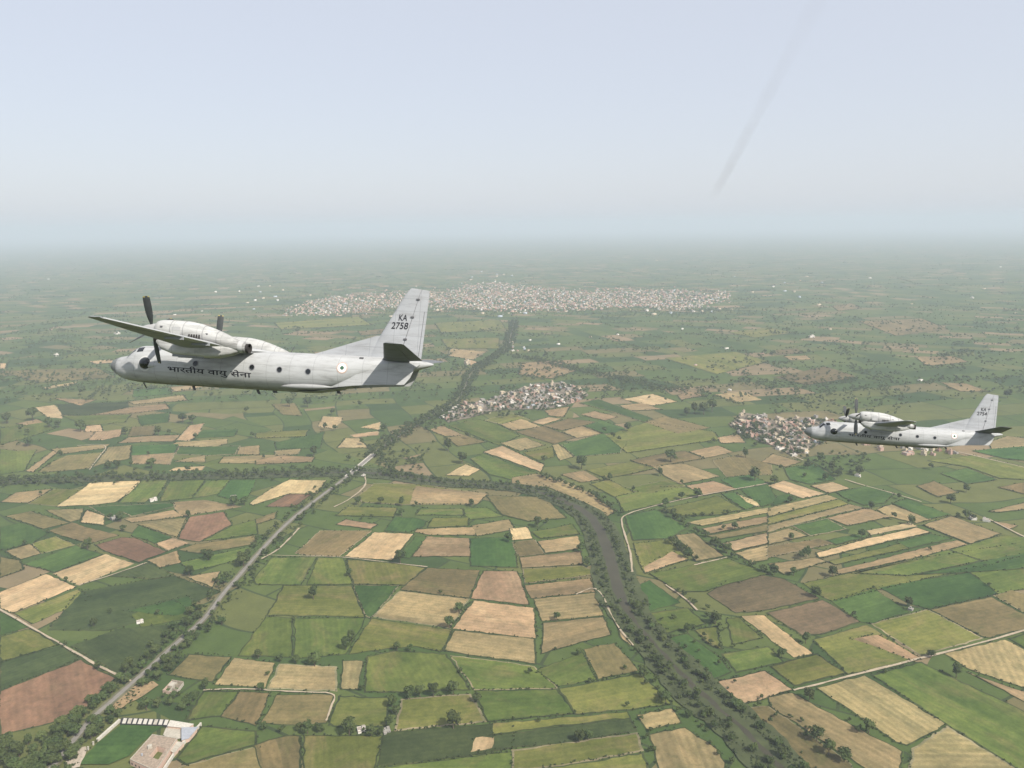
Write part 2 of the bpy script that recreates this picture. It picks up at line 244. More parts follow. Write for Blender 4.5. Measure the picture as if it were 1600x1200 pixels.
# fields: class, then the corners as seen in the photograph
FIELDS = """
t2 0,925 72,897 120,917 20,958 0,950|t2 82,897 165,866 209,881 125,915|g3 22,959 122,921 142,935 50,975|g4 125,925 270,900 345,925 280,950 170,985 75,985
g4 110,1010 190,982 282,975 213,1050 200,1062|g1 205,960 270,938 300,958 287,968 220,980|g2 195,955 295,932 307,952 275,962|g3 0,995 47,982 92,1008 0,1035|g2 0,955 0,993 45,980
g4 0,1036 95,1010 125,1030 0,1080|t3 0,1080 128,1030 155,1048 182,1060 160,1078 135,1107 80,1130 0,1150|o1 262,1055 295,1022 362,1026 332,1066|t1 335,1070 366,1028 430,1036 415,1075
g1 290,1125 318,1080 375,1080 345,1120|o1 345,1120 375,1080 422,1083 400,1135 388,1130|g1 275,1185 315,1135 400,1142 400,1165 290,1195|o1 280,1200 400,1167 445,1200 440,1240 270,1240
g3 417,962 442,915 550,916 570,965|g1 372,1025 415,964 457,966 457,1027|g1 459,966 570,966 562,985 540,1022 460,1030|g2 552,915 622,915 580,966 572,962
t1 582,964 625,924 733,936 703,982|t4 705,983 740,938 835,950 838,998|t4 735,935 755,892 808,893 826,945|g3 545,1022 580,967 707,985 690,1018 650,1010 615,1013|t1 692,1017 710,985 836,998 838,1038
g1 573,1026 617,1017 697,1022 735,1078 625,1082 570,1082|g1 705,1025 835,1042 870,1075 742,1078|t1 418,1076 437,1038 526,1042 526,1080|s1 532,1077 535,1033 567,1033 560,1078|o1 407,1130 432,1086 522,1085 510,1130 470,1134
g3 514,1130 529,1088 607,1090 605,1135 520,1135|g3 617,1142 627,1093 735,1085 760,1128|g1 742,1080 870,1077 898,1115 762,1128|g3 475,1150 597,1150 585,1200 580,1240 470,1240|g4 600,1145 800,1128 800,1170 650,1192 590,1195
t2 732,1178 742,1152 779,1150 770,1170|o1 395,1165 445,1150 470,1150 470,1200 465,1240 420,1240|g1 590,1200 700,1188 800,1175 800,1240 590,1240|t1 820,915 922,904 930,925 830,935|s1 833,936 930,926 943,962 847,971|t1 848,973 943,964 955,992 845,1022
g1 838,1048 910,1020 932,1062 872,1072|o1 912,1015 960,1005 997,1048 935,1062|g3 873,1076 1000,1052 1050,1100 975,1110 900,1117|g3 770,1130 980,1112 985,1122 770,1148|g4 770,1150 985,1123 995,1142 870,1165 770,1170
g3 800,1172 995,1145 1005,1173 890,1195 800,1205|g3 800,1207 1005,1176 1025,1240 800,1240|s1 995,1117 1050,1107 1065,1130 1010,1140|s1 1015,1148 1070,1137 1125,1175 1150,1240 1045,1240|t4 960,973 978,980 995,1005 985,1010 972,1000
g2 975,925 1015,907 1062,942 1005,958|g1 1008,960 1075,950 1103,975 1085,980 1030,992|g2 1035,997 1075,990 1122,1025 1143,1050 1110,1065|o2 1105,928 1160,895 1225,905 1280,935 1190,955 1150,958|g3 1085,985 1120,978 1128,1015 1112,1010
g1 1135,967 1155,965 1192,997 1143,1007|g1 1128,1022 1200,1010 1225,1035 1150,1052|t2 1112,1068 1195,1048 1240,1078 1150,1104|t4 1158,963 1195,962 1270,1022 1240,1028|o2 1197,958 1285,937 1345,972 1290,990 1255,995
g3 1255,912 1400,880 1590,850 1600,868 1380,920 1300,940 1280,930|g2 1300,940 1365,920 1420,957 1360,975 1345,972|g2 1372,918 1515,895 1560,928 1450,952 1425,945|g1 1515,893 1600,870 1640,912 1560,928|o1 1452,953 1550,933 1600,960 1640,975 1545,997 1535,995
o1 1553,931 1580,922 1640,940 1640,970 1600,957|g3 1362,975 1450,953 1535,997 1440,1025|g3 1270,1000 1355,977 1440,1030 1325,1054|t4 1332,999 1372,992 1438,1028 1425,1033 1370,1012|g3 1203,1042 1275,1022 1322,1052 1242,1072
s1 1275,1075 1350,1055 1478,1132 1417,1165 1400,1160|s1 1200,1090 1237,1083 1410,1175 1400,1240 1350,1200 1205,1105|o1 1150,1107 1200,1104 1330,1195 1345,1240 1250,1200 1160,1125|g1 1362,1055 1440,1035 1600,1112 1650,1140 1650,1240 1585,1200 1478,1132
s1 1425,1170 1480,1135 1585,1200 1620,1240 1420,1240|s1 1475,1022 1570,1000 1600,1015 1640,1090 1512,1045|t4 1510,1050 1640,1096 1640,1118|g1 1575,998 1640,980 1640,1028 1600,1012
g4 90,632 200,628 200,638 130,650 98,648|t2 55,637 85,633 95,645 97,654 75,652|t1 82,622 150,625 125,634|t1 148,648 200,637 258,631 265,639 208,646|t1 200,628 285,617 293,626 210,632|t4 265,606 300,602 318,605 275,612
g2 210,608 265,606 268,616 208,621|g1 0,670 65,658 85,670 40,685 0,695|t1 25,662 58,655 68,660 40,665|g1 98,650 205,648 195,660 135,665|g2 215,650 265,645 262,660 220,665|t2 135,666 157,664 160,674 132,675|t4 138,688 150,675 190,671 187,682 160,688
o1 200,682 207,667 242,666 240,680|t1 185,693 200,684 240,681 282,680 272,690 240,690|t4 276,688 297,665 318,662 308,682 295,689|g2 302,685 318,672 372,671 365,682|t1 265,697 278,691 355,686 355,693 332,699|t4 40,736 88,700 95,703 52,738
t1 80,702 172,694 162,701 95,710|o1 60,738 82,722 105,712 160,707 140,732 75,738|s1 145,730 170,699 205,696 202,717 160,725|g2 205,697 280,694 272,708 205,712|t1 205,725 207,712 272,708 265,726 250,725|g2 275,710 280,699 375,697 367,710 325,712
t1 272,722 300,715 320,712 320,722|t1 370,710 375,699 405,696 405,711|s1 342,724 350,714 430,711 450,724|t2 265,736 275,731 320,729 315,735|g1 0,702 28,705 57,703 38,736 0,742|t2 88,792 128,765 140,755 222,750 205,770 180,785 140,790
g3 45,787 85,765 128,765 88,791|t1 0,785 25,770 82,764 45,786|g1 185,786 222,750 262,750 245,777 225,785|g1 250,784 265,752 320,750 300,779|g1 300,779 322,752 360,750 342,772|g2 340,775 360,751 400,750 388,775 370,782
g2 140,792 270,786 272,792 205,807 190,800 172,810|t1 275,797 270,785 318,782 378,792 330,800 283,807|t1 195,812 272,797 288,807 205,817|o1 8,807 48,799 110,817 68,827 38,817|s1 70,797 130,795 125,812 110,816|t2 125,817 135,797 165,807 162,821
g2 0,825 32,817 77,832 50,850 0,860|o1 77,830 112,817 185,837 140,850 95,837|s1 215,820 290,809 277,840|t3 278,842 297,808 350,800 362,820 312,847|g2 205,837 217,822 268,840 245,850|t2 242,850 270,841 297,849 262,861
t3 148,852 190,840 210,841 260,862 217,879 165,862|t1 8,862 47,850 65,865 32,875|g3 50,850 87,839 117,852 65,865|g2 37,882 120,852 160,867 85,895 62,888|o1 0,870 32,876 37,890 0,903|t1 230,876 277,861 282,880 250,887|o1 278,860 300,852 400,837 400,850 312,865
g1 283,880 400,853 362,878 300,893|g1 315,846 362,822 402,812 402,835|g4 170,900 232,880 272,900 235,905|t4 292,902 345,893 332,918|o1 425,632 460,630 472,650 442,648|t2 497,667 505,651 535,652 532,662 520,670|g3 400,677 482,672 477,682 400,685
t2 527,700 540,685 562,685 575,700|t4 547,680 590,674 592,680 555,684|t4 565,668 594,660 592,672|g2 430,692 507,675 500,700 432,702|t1 400,720 440,712 492,715 487,722 400,726|t1 430,705 470,702 465,710 430,712
t2 390,787 422,765 452,750 510,751 495,772 450,772 395,790|t3 415,792 450,773 487,773 460,792|o1 400,812 432,800 430,810 400,820|g3 560,775 585,756 655,757 762,772 745,788 625,789 565,785|t1 650,760 762,772 745,788 640,788|g3 525,806 545,792 620,794 615,808
g2 600,830 617,808 650,810 667,815 662,823 640,832|g1 650,805 657,795 722,796 725,805|g1 728,808 725,795 760,794 785,807 735,812|g3 670,820 677,810 732,809 732,822 668,825|t4 525,820 540,812 590,820 580,827|o1 462,865 500,830 580,830 530,870 480,868
t2 537,870 585,832 647,835 612,876|g2 620,870 650,838 667,840 640,873|t1 645,870 667,839 732,842 735,870|t1 648,832 652,828 745,824 742,837 670,836|t1 737,822 795,812 805,828 745,838|g2 735,842 802,840 808,887 735,885
g1 397,905 425,872 495,871 470,915 400,913|g1 497,872 537,873 550,913 480,914|g3 542,875 612,880 665,888 632,915 552,913|o1 668,888 750,892 733,935 626,922|t1 630,716 658,710 640,719|t2 697,743 727,726 750,734 732,744|t1 672,672 690,665 725,681 695,682
o1 697,684 727,680 760,691 715,698|g1 702,666 743,655 776,663 812,681 779,696|g3 758,657 800,646 830,657 782,663|t1 782,664 815,655 845,667 803,673|t2 830,660 857,652 878,655 848,664|t1 851,642 890,636 880,652 860,650|t1 908,648 929,643 965,652 944,657
o1 848,666 890,654 935,660 878,673|o1 806,675 848,666 899,684 866,694|t1 878,675 908,666 941,678 902,685|g2 914,666 938,657 974,669 980,675 944,678|s1 782,693 821,684 851,696 812,705|g3 818,708 863,699 866,714 842,720|s1 863,696 872,694 896,714 875,720
g2 878,696 941,678 980,690 968,708 899,714|g3 947,681 1010,660 1115,675 1124,687 980,708|o1 1007,660 1040,651 1109,669 1058,678|t1 968,634 1004,630 1034,640 980,642|t2 974,624 1019,616 1058,628 1019,634|t1 1058,618 1079,612 1103,618 1064,625
t1 1117,617 1160,612 1190,625 1150,629|g2 905,630 935,624 1019,654 1007,660 962,645|t4 1121,684 1154,679 1165,692 1127,693|t2 755,707 785,697 850,727 845,738 800,722|g1 735,717 755,709 840,740 800,750 765,742|t1 877,742 912,736 937,750 907,754
g3 915,735 985,722 1025,732 980,742 947,748|t1 1017,728 1070,725 1125,745 1062,757 1040,745|o1 985,720 1032,710 1070,705 1100,717 1070,722 1020,730|t1 1077,706 1122,697 1145,707 1102,716|o1 1115,720 1160,711 1205,727 1205,742 1135,745|g2 1127,750 1170,742 1200,755 1150,765
t4 1072,760 1115,752 1152,765 1100,775|g1 962,777 1020,762 1070,762 1100,772 1065,780 975,800|g3 922,757 950,750 990,770 960,777|g1 972,765 1045,750 1070,760 1015,772|t1 842,755 872,747 925,772 960,800 950,807 912,785 857,762|t1 800,747 837,741 875,750 855,762 800,760
o1 760,775 850,777 885,810 825,815 785,805|g2 975,807 1025,797 1075,825 1045,842 990,845|g3 1030,797 1122,775 1160,797 1125,805 1062,807|g2 1127,772 1150,770 1180,792 1165,797|t2 1150,772 1187,785 1185,792 1165,785|g2 1157,765 1200,757 1215,785 1190,792
s1 1075,817 1200,794 1203,801 1098,822|t1 1097,827 1200,807 1200,817 1108,835|o1 1103,838 1200,820 1200,830 1125,843|t2 1128,850 1200,832 1200,850 1148,862|s1 1148,865 1200,852 1200,875 1175,880|s1 1055,837 1085,834 1132,870 1088,878 1065,850
g3 990,850 1047,845 1075,875 1007,895 1003,888|t4 1005,887 1050,862 1075,875 1008,896|t2 797,827 823,824 832,842 800,845|t1 840,847 902,838 910,857 852,865|o1 808,865 800,848 835,844 850,866 813,870|t1 812,872 908,862 910,882 815,888
g3 817,890 910,885 935,897 820,912|g1 830,832 895,820 905,835 845,842|g1 1015,897 1090,882 1135,873 1200,897 1100,925 1060,925|t2 1200,760 1225,752 1287,772 1255,779|t2 1267,760 1302,754 1327,764 1295,771|t1 1190,722 1207,710 1252,722 1227,730
g2 1225,732 1275,725 1305,750 1265,757 1235,750|g2 1215,776 1232,772 1245,780 1205,791|s1 1200,795 1292,774 1310,780 1200,808|g3 1200,810 1310,781 1327,788 1200,820|t1 1200,823 1328,789 1350,794 1290,807 1200,832|t1 1292,810 1355,795 1392,808 1325,822
g2 1237,822 1292,811 1322,827 1267,838|t1 1200,835 1232,826 1262,838 1200,852|t2 1355,830 1420,818 1432,823 1360,837|g2 1292,845 1335,836 1360,838 1307,852|t2 1275,865 1360,841 1432,825 1455,833 1390,846 1280,873|g2 1400,848 1452,835 1487,842 1420,857
g3 1295,878 1408,850 1420,858 1305,883|t1 1300,893 1425,862 1495,845 1512,852 1450,868 1312,898|t1 1200,882 1275,872 1292,878 1225,898|o1 1200,855 1280,843 1300,850 1200,872|t1 1370,797 1392,789 1455,812 1432,818 1390,808|t1 1442,821 1487,807 1565,835 1517,851
g1 1485,860 1570,837 1640,845 1640,862 1537,877|g2 1420,900 1537,878 1640,858 1640,885 1515,895|g1 1330,897 1482,860 1532,877 1420,900|o1 1432,760 1460,752 1497,770 1465,777|g2 1470,740 1512,732 1557,750 1512,757|o1 1560,762 1640,746 1640,782
t1 1545,800 1640,776 1640,792 1562,801|t1 1552,815 1590,822 1575,828|t1 1545,692 1575,682 1640,690 1590,702 1550,702|g3 1450,720 1520,712 1640,740 1600,750 1562,748 1512,730|g2 1520,705 1640,695 1640,724 1570,717|g2 1395,787 1417,780 1485,805 1450,812
g2 1307,770 1360,760 1397,772 1380,787 1350,790 1317,777|o1 1300,478 1330,474 1345,482 1310,486|o1 1340,502 1440,498 1480,515 1400,525|t1 1430,558 1490,557 1512,566 1450,572|t1 1225,557 1260,556 1268,562 1235,563|o1 1210,590 1290,573 1340,590 1260,602|t1 1470,598 1510,600 1545,612 1500,612
o1 1210,548 1245,545 1255,552 1215,554|g3 1040,560 1150,550 1200,565 1120,585|g3 1140,520 1200,512 1240,520 1180,528|t1 815,568 850,565 900,580 860,592 810,585|t2 725,560 745,566 735,572|t1 705,545 760,550 740,562 700,556|g3 680,505 780,500 790,515 690,520|g3 690,530 780,528 780,545 700,545
o1 560,518 600,514 600,522 565,524|g3 430,505 560,495 580,508 440,515|t2 0,568 10,568 10,576 0,577|t2 140,565 175,562 178,567 150,569|t2 65,606 120,597 115,602 75,608|o1 0,580 150,575 180,590 60,598|g1 200,600 260,597 262,606 205,609|t1 300,588 330,590 325,596 295,594
""".replace('\n', '|').split('|')
FIELDS = [(s.split()[0], [tuple(map(float, p.split(','))) for p in s.split()[1:]]) for s in FIELDS if s.strip()]

def offset_poly(P, d):
    """move every edge inwards by d (P counter-clockwise)"""
    n = len(P); out = []
    for i in range(n):
        p0, p1, p2 = P[i - 1], P[i], P[(i + 1) % n]
        e0 = (p1 - p0).normalized(); e1 = (p2 - p1).normalized()
        n0 = Vector((-e0.y, e0.x)); n1 = Vector((-e1.y, e1.x)); b = n0 + n1
        out.append(p1 + b * (d / max(.35, 1 + n0.dot(n1))))
    return out
def wiggle(P, step, amp):
    """break the straight edges into short uneven pieces"""
    out = []
    for i in range(len(P)):
        a, b = P[i], P[(i + 1) % len(P)]; L = (b - a).length; k = max(1, min(24, int(L / step))); nn = Vector((-(b - a).y, (b - a).x)).normalized()
        bow = rng.uniform(-1, 1) * min(2.0, L * .012)
        for j in range(k):
            t = j / k; out.append(a.lerp(b, t) + nn * ((rng.uniform(-amp, amp) if j else 0) + bow * math.sin(math.pi * t)))
    return out
FIELD_GEO = []      # (class, world polygon) for hedges and labels
for i, (cls, P) in enumerate(FIELDS):
    W = [px(u, v).to_2d() for u, v in P]
    if sum(W[k].x * W[(k + 1) % len(W)].y - W[(k + 1) % len(W)].x * W[k].y for k in range(len(W))) < 0: W = W[::-1]
    c = sum(W, Vector((0, 0))) / len(W); dist = math.hypot(c.y, CAM_Z)
    ed = max(((W[(k + 1) % len(W)] - W[k]) for k in range(len(W))), key=lambda e: e.length); ang = math.atan2(ed.y, ed.x)
    m_px = dist / FPX
    W = offset_poly(W, -1.1 * m_px)
    outer = wiggle(W, max(6, 5 * m_px), 1.0 * max(1, m_px)); bw = max(1.1, m_px * 1.1) * rng.uniform(.8, 1.8)
    inner = offset_poly(outer, bw)
    rot = Matrix.Rotation(-ang, 2); z = .06 + .003 * i
    loc = lambda q: rot @ (q - c)
    n = len(outer); v = [(*loc(q), 0.12) for q in inner] + [(*loc(q), 0.0) for q in outer]
    f = [tuple(range(n))]; mi = [0]
    dry = rng.random() < .16
    for k in range(n):
        f.append((k, n + k, n + (k + 1) % n, (k + 1) % n)); mi.append(2 if dry else 1)
    o = mesh_obj('field', v, f, [FM[cls], M_BUND, M_BUNDP], None, mi); o.location = (c.x, c.y, z); o.rotation_euler = (0, 0, ang)
    tag(o, kind='structure'); FIELD_GEO.append((cls, W, c))

# ------------------------------------------------------------------ river, roads, tracks
def resample(pts, step):
    out = [pts[0]]
    for a, b in zip(pts, pts[1:]):
        k = max(1, int((b - a).length / step))
        for j in range(1, k + 1): out.append(a.lerp(b, j / k))
    return out
def smooth_line(pts, it=2):
    for _ in range(it):
        q = [pts[0]]
        for a, b in zip(pts, pts[1:]): q += [a.lerp(b, .25), a.lerp(b, .75)]
        pts = q + [pts[-1]]
    return pts
def ribbon(name, pix, width, z, mat, jitter=0.0, it=2, label=None):
    """flat strip along a line of photograph pixels; width one number or one per pixel"""
    pts = smooth_line([px(u, v).to_2d() for u, v in pix], it); n = len(pts)
    ws = np.interp(np.linspace(0, 1, n), np.linspace(0, 1, len(pix)), width if isinstance(width, (list, tuple)) else [width] * len(pix))
    v = []; f = []
    for i, p in enumerate(pts):
        t = (pts[min(i + 1, n - 1)] - pts[max(i - 1, 0)]).normalized(); nn = Vector((-t.y, t.x))
        for s in (1, -1):
            q = p + nn * s * (ws[i] / 2 + rng.uniform(-jitter, jitter)); v.append((q.x, q.y, z))
    f = [(2 * i, 2 * i + 1, 2 * i + 3, 2 * i + 2) for i in range(n - 1)]
    o = mesh_obj(name, v, f, mat)
    if o.data.polygons[0].normal.z < 0: o.data.flip_normals()
    tag(o, label, kind='structure'); return pts
Z0 = .06 + .003 * len(FIELDS) + .13
RIVER = [(-60, 760), (0, 754), (100, 750), (300, 745), (470, 741), (560, 738), (612, 743), (700, 756), (760, 758), (830, 765), (885, 785), (918, 802), (936, 825), (948, 855), (957, 890), (968, 930), (985, 965), (1015, 1000), (1052, 1040), (1085, 1075), (1120, 1105), (1160, 1140), (1205, 1185), (1240, 1225)]
ribbon('river_bank', RIVER, [30, 30, 30, 34, 34, 40, 46, 40, 34, 34, 36, 44, 44, 46, 48, 52, 40, 40, 46, 48, 44, 44, 44, 44], Z0, M_RIVBANK, 2.0, 2)
RIV = ribbon('river', RIVER, [2, 2, 2, 2, 2, 4, 12, 3, 3, 4, 9, 10, 12, 13, 13, 11, 4, 3, 5, 6, 3.5, 5, 4, 3], Z0 + .05, M_WATER, 1.2, 2)
ROAD = [(70, 1215), (110, 1165), (145, 1122), (175, 1097), (205, 1070), (225, 1053), (250, 1030), (275, 1007), (307, 980), (325, 962), (350, 927), (370, 905), (398, 872), (420, 848), (452, 815), (490, 785), (520, 762), (545, 744), (582, 712), (610, 690), (640, 670), (685, 645), (715, 630), (726, 610), (732, 592), (745, 576), (770, 560), (794, 545), (799, 525), (804, 502)]
ribbon('road_verge', ROAD, [9] * 16 + [9] * 14, Z0 + .09, M_VERGE, .9)
RD = ribbon('road', ROAD, [4.2] * 16 + [4.0] * 7 + [2.2] * 7, Z0 + .12, M_ASPH, .12)
TRACKS = [([(-20, 943), (0, 953), (48, 981), (95, 1007), (150, 1040), (165, 1047), (205, 1066)], 3.4), ([(1640, 975), (1600, 987), (1480, 1020), (1350, 1052), (1285, 1069), (1240, 1080)], 3.6),
    ([(988, 895), (985, 862), (976, 835), (971, 818), (972, 806), (1020, 792), (1062, 782), (1105, 773), (1150, 765), (1200, 756)], 3.6), ([(522, 793), (540, 785), (560, 771), (573, 757), (570, 744)], 3.4),
    ([(405, 876), (432, 862), (447, 848), (468, 826)], 3.5), ([(1498, 707), (1540, 717), (1600, 731), (1640, 741)], 4.2), ([(1195, 688), (1215, 696), (1228, 708), (1255, 720)], 4.5), ([(125, 915), (180, 898), (230, 880)], 2.8),
    ([(1085, 884), (1110, 878), (1136, 872)], 3.2), ([(1320, 750), (1345, 758), (1400, 773), (1440, 785)], 3.5), ([(400, 868), (470, 870), (535, 871), (600, 879), (668, 887)], 2.0),
    ([(510, 1128), (518, 1105), (526, 1084), (480, 1083), (430, 1081), (400, 1078)], 2.6), ([(900, 930), (935, 915), (960, 975), (990, 1010)], 2.4), ([(1040, 915), (1070, 935), (1090, 955)], 3.0),
    ([(140, 735), (152, 718), (172, 694), (120, 697)], 2.6), ([(735, 632), (770, 625), (830, 622)], 4.0), ([(318, 1080), (360, 1078), (415, 1079)], 2.2), ([(1545, 812), (1600, 840), (1640, 858)], 4)]
for k, (tp, tw) in enumerate(TRACKS): ribbon('dirt_track', tp, tw * .6, Z0 + .145 + .004 * k, M_DIRT, .5)
# bare earth: lay-by at the road junction, village floors
def patch(name, P, mat, z, step=8, amp=1.5):
    W = [px(u, v).to_2d() for u, v in P]
    if sum(W[k].x * W[(k + 1) % len(W)].y - W[(k + 1) % len(W)].x * W[k].y for k in range(len(W))) < 0: W = W[::-1]
    W = wiggle(W, step, amp); o = mesh_obj(name, [(q.x, q.y, z) for q in W], [tuple(range(len(W)))], mat); tag(o, kind='structure'); return W
patch('bare_earth', [(172, 1110), (190, 1090), (212, 1073), (240, 1066), (248, 1072), (225, 1088), (200, 1100), (182, 1113)], FM['t4'], Z0 + .02, 5, 1.2)
VILLAGE_A = [(690, 652), (722, 630), (760, 626), (790, 613), (840, 599), (880, 598), (905, 608), (920, 618), (892, 632), (850, 640), (790, 640), (745, 650), (700, 661)]
VILLAGE_B = [(1138, 662), (1162, 645), (1205, 656), (1262, 652), (1306, 656), (1292, 690), (1264, 702), (1240, 714), (1200, 694), (1160, 680)]
patch('village_ground', VILLAGE_A, M_VIL, Z0 + .03, 20, 6); patch('village_ground', VILLAGE_B, M_VIL, Z0 + .03, 20, 6)
# ------------------------------------------------------------------ trees
ICO = None
def ico(sub=1):
    bm = bmesh.new(); bmesh.ops.create_icosphere(bm, subdivisions=sub, radius=1.0)
    v = np.array([x.co[:] for x in bm.verts]); t = np.array([[q.index for q in f.verts] for f in bm.faces]); bm.free(); return v, t
ICO_V, ICO_T = ico(1)
def crown_template(seed, lumps, leaves, leaf, spread=.36, core=.72):
    """leaf clumps over several uneven lobes; unit tree height"""
    r = np.random.default_rng(seed); V = []; T = []; n = 0
    C = []; 
    for k in range(lumps):
        a = 2 * math.pi * (k / lumps) + r.uniform(-.5, .5); d = spread * math.sqrt(r.uniform(.05, 1)) * .75; z = r.uniform(.42, .82)
        C.append((d * math.cos(a), d * math.sin(a), z, r.uniform(.15, .24) * (1.12 - .5 * abs(z - .6))))
    C.append((0, 0, .7, .24))
    for c in C:
        if core:
            vv = ICO_V * (1 + r.uniform(-.22, .22, (len(ICO_V), 1))) * c[3] * core + np.array(c[:3]); V.append(vv); T.append(ICO_T + n); n += len(vv)
    per = leaves // len(C)
    for c in C:
        d = r.normal(size=(per, 3)); d /= np.linalg.norm(d, axis=1)[:, None]; d[:, 2] = np.where(d[:, 2] < -.5, -d[:, 2], d[:, 2])
        p = d * c[3] * r.uniform(.8, 1.12, (per, 1)) + np.array(c[:3])
        nn = d + r.normal(size=(per, 3)) * .55; nn /= np.linalg.norm(nn, axis=1)[:, None]
        a = np.cross(nn, r.normal(size=(per, 3))); a /= np.linalg.norm(a, axis=1)[:, None]; b = np.cross(nn, a)
        s = leaf * r.uniform(.6, 1.3, (per, 1))
        q = np.stack([p + a * s, p + b * s * .8, p - a * s * .9, p - b * s * .75], 1).reshape(-1, 3)
        i = np.arange(per)[:, None] * 4 + n; V.append(q); T.append(np.concatenate([i + [0, 1, 2], i + [0, 2, 3]], 0)); n += 4 * per
    return np.concatenate(V), np.concatenate(T)
def np_mesh(name, V, T, mats, midx=None):
    me = bpy.data.meshes.new(name); me.vertices.add(len(V)); me.vertices.foreach_set('co', np.ascontiguousarray(V, dtype=np.float32).ravel())
    me.loops.add(T.size); me.loops.foreach_set('vertex_index', np.ascontiguousarray(T, dtype=np.int32).ravel())
    me.polygons.add(len(T)); me.polygons.foreach_set('loop_start', np.arange(0, T.size, T.shape[1], dtype=np.int32))
    for m in (mats if isinstance(mats, (list, tuple)) else [mats]): me.materials.append(m)
    if midx is not None: me.polygons.foreach_set('material_index', np.asarray(midx, dtype=np.int32))
    me.update(calc_edges=True); me.validate(); return me
def scatter_mesh(name, templates, items, mats):
    """items: x, y, z, height, radius factor; all joined into one mesh"""
    Vs = []; Ts = []; n = 0
    for (x, y, z, h, rf) in items:
        V, T = templates[rng.randrange(len(templates))]; a = rng.uniform(0, 6.283); ca, sa = math.cos(a), math.sin(a)
        W = np.empty_like(V); W[:, 0] = (V[:, 0] * ca - V[:, 1] * sa) * h * rf + x; W[:, 1] = (V[:, 0] * sa + V[:, 1] * ca) * h * rf + y; W[:, 2] = V[:, 2] * h + z
        Vs.append(W); Ts.append(T + n); n += len(V)
    return link(name, np_mesh(name, np.concatenate(Vs), np.concatenate(Ts), mats))
CROWN_NEAR = [np_mesh('crown', *crown_template(100 + k, 8 + k % 4, 420, .062, .36 + .03 * (k % 3)), M_LEAF) for k in range(9)]
CROWN_FAR = [crown_template(200 + k, 4, 70, .11, .34) for k in range(6)]
CROWN_TINY = [crown_template(300 + k, 1, 12, .17, .34) for k in range(6)]
BUSH = [crown_template(400 + k, 1, 12, .19, .45) for k in range(5)]
for q in BUSH: q[0][:, 2] -= .28
def trunk_mesh(k):
    m = MB(); r = random.Random(k)
    m.tube((0, 0, -.02), (.01, .0, .3), .035, .024, 7); m.tube((.01, 0, .29), (.02, .01, .62), .024, .012, 6)
    for i in range(4):
        a = i * 1.57 + r.uniform(-.4, .4); m.tube((.01, 0, .27 + .05 * i), (.2 * math.cos(a), .2 * math.sin(a), .5 + .06 * i), .016, .007, 5)
    me = bpy.data.meshes.new('trunk'); me.from_pydata(m.v, [], m.f); me.materials.append(M_BARK); me.update(); return me
TRUNKS = [trunk_mesh(k) for k in range(4)]

LONE = """103,905,9 246,957,10 146,972,14 172,955,10 102,1005,9 153,1040,14 175,1075,17 150,1095,19 120,1115,22 95,1130,20 172,1110,16 228,1100,22 320,1070,18 300,1090,14 288,1096,12 489,926,20 459,969,9 549,994,17 540,1006,17 437,1028,14 462,1030,14 491,1030,24
403,1022,14 418,1052,9 408,1073,14 620,1010,14 641,1012,11 640,1082,19 656,1080,18 677,1078,20 708,1075,22 745,1090,16 612,1095,18 619,1110,16 608,1128,16 708,1125,28 565,1075,12 480,1137,20 500,1138,14 545,1135,26 580,1142,18 595,1143,14 412,1135,14 467,1135,12
717,950,18 702,972,18 688,925,8 720,1048,10 870,963,14 905,1018,12 828,1048,12 922,1063,10 1005,1050,18 1040,1090,22 980,1100,10 905,1150,20 919,1148,18 842,1125,8 1118,965,22 1075,982,16 1148,1008,9 868,1013,7 1275,925,18 1259,997,18 1222,1020,16 1265,1085,20 1358,1135,22
1340,1140,12 1277,1147,24 1296,1168,24 1320,1180,24 1495,1048,20 1455,1022,14 1383,1048,10 1365,918,7 1420,940,14 1334,960,10 1545,913,8 50,647,18 10,653,16 125,665,16 76,660,14 90,662,12 43,690,15 195,673,12 247,673,13 264,675,9 285,653,15 127,612,12 300,655,14 305,682,10
395,680,10 385,640,10 330,617,8 32,670,10 42,675,10 236,724,16 168,726,13 182,726,13 205,724,8 94,708,10 78,726,8 232,708,8 365,783,16 381,783,14 294,803,12 187,807,16 172,808,12 192,825,12 136,850,17 38,848,10 74,830,8 325,867,17 316,862,8 380,875,22 295,892,17 63,770,8
700,695,18 730,681,10 722,715,18 560,782,13 595,782,12 627,784,13 650,788,8 737,785,12 625,870,24 627,800,12 545,895,14 507,667,10 523,668,11 565,690,10 562,632,10 452,628,16 480,628,15 520,643,12 600,668,12 490,705,16 545,715,10 412,713,8 795,840,14 567,808,8 581,807,8
909,722,20 1048,712,20 953,745,12 943,747,9 1032,737,12 1090,770,15 1065,775,12 1040,785,13 1052,802,15 1065,753,8 1180,740,22 1165,708,14 980,667,12 945,673,10 958,680,10 968,685,10 1115,688,10 1113,633,18 1100,638,18 1085,638,15 1073,643,12 908,855,17 918,878,17
840,815,15 855,813,9 1136,857,17 1117,845,14 1148,822,12 1130,824,10 1138,800,10 1075,865,15 1065,855,13 1050,845,14 850,718,12 1010,727,6 990,763,8 1425,813,17 1398,807,12 1347,834,14 1237,838,12 1260,862,17 1252,868,12 1210,890,18 1301,893,16 1240,893,14 1453,857,8
1486,779,15 1510,763,12 1210,750,15 1220,730,9 1362,790,14 1235,780,12 1405,775,10 1510,803,14 1521,808,10 1497,805,10 1455,728,12 1343,735,15 1310,738,13 1300,728,12 1330,722,10 1257,742,8 1575,615,13 1180,668,13 1160,672,12 1283,715,12 1262,727,12 1290,745,12""".split()
TREES = []      # x, y, height, crown width, zone
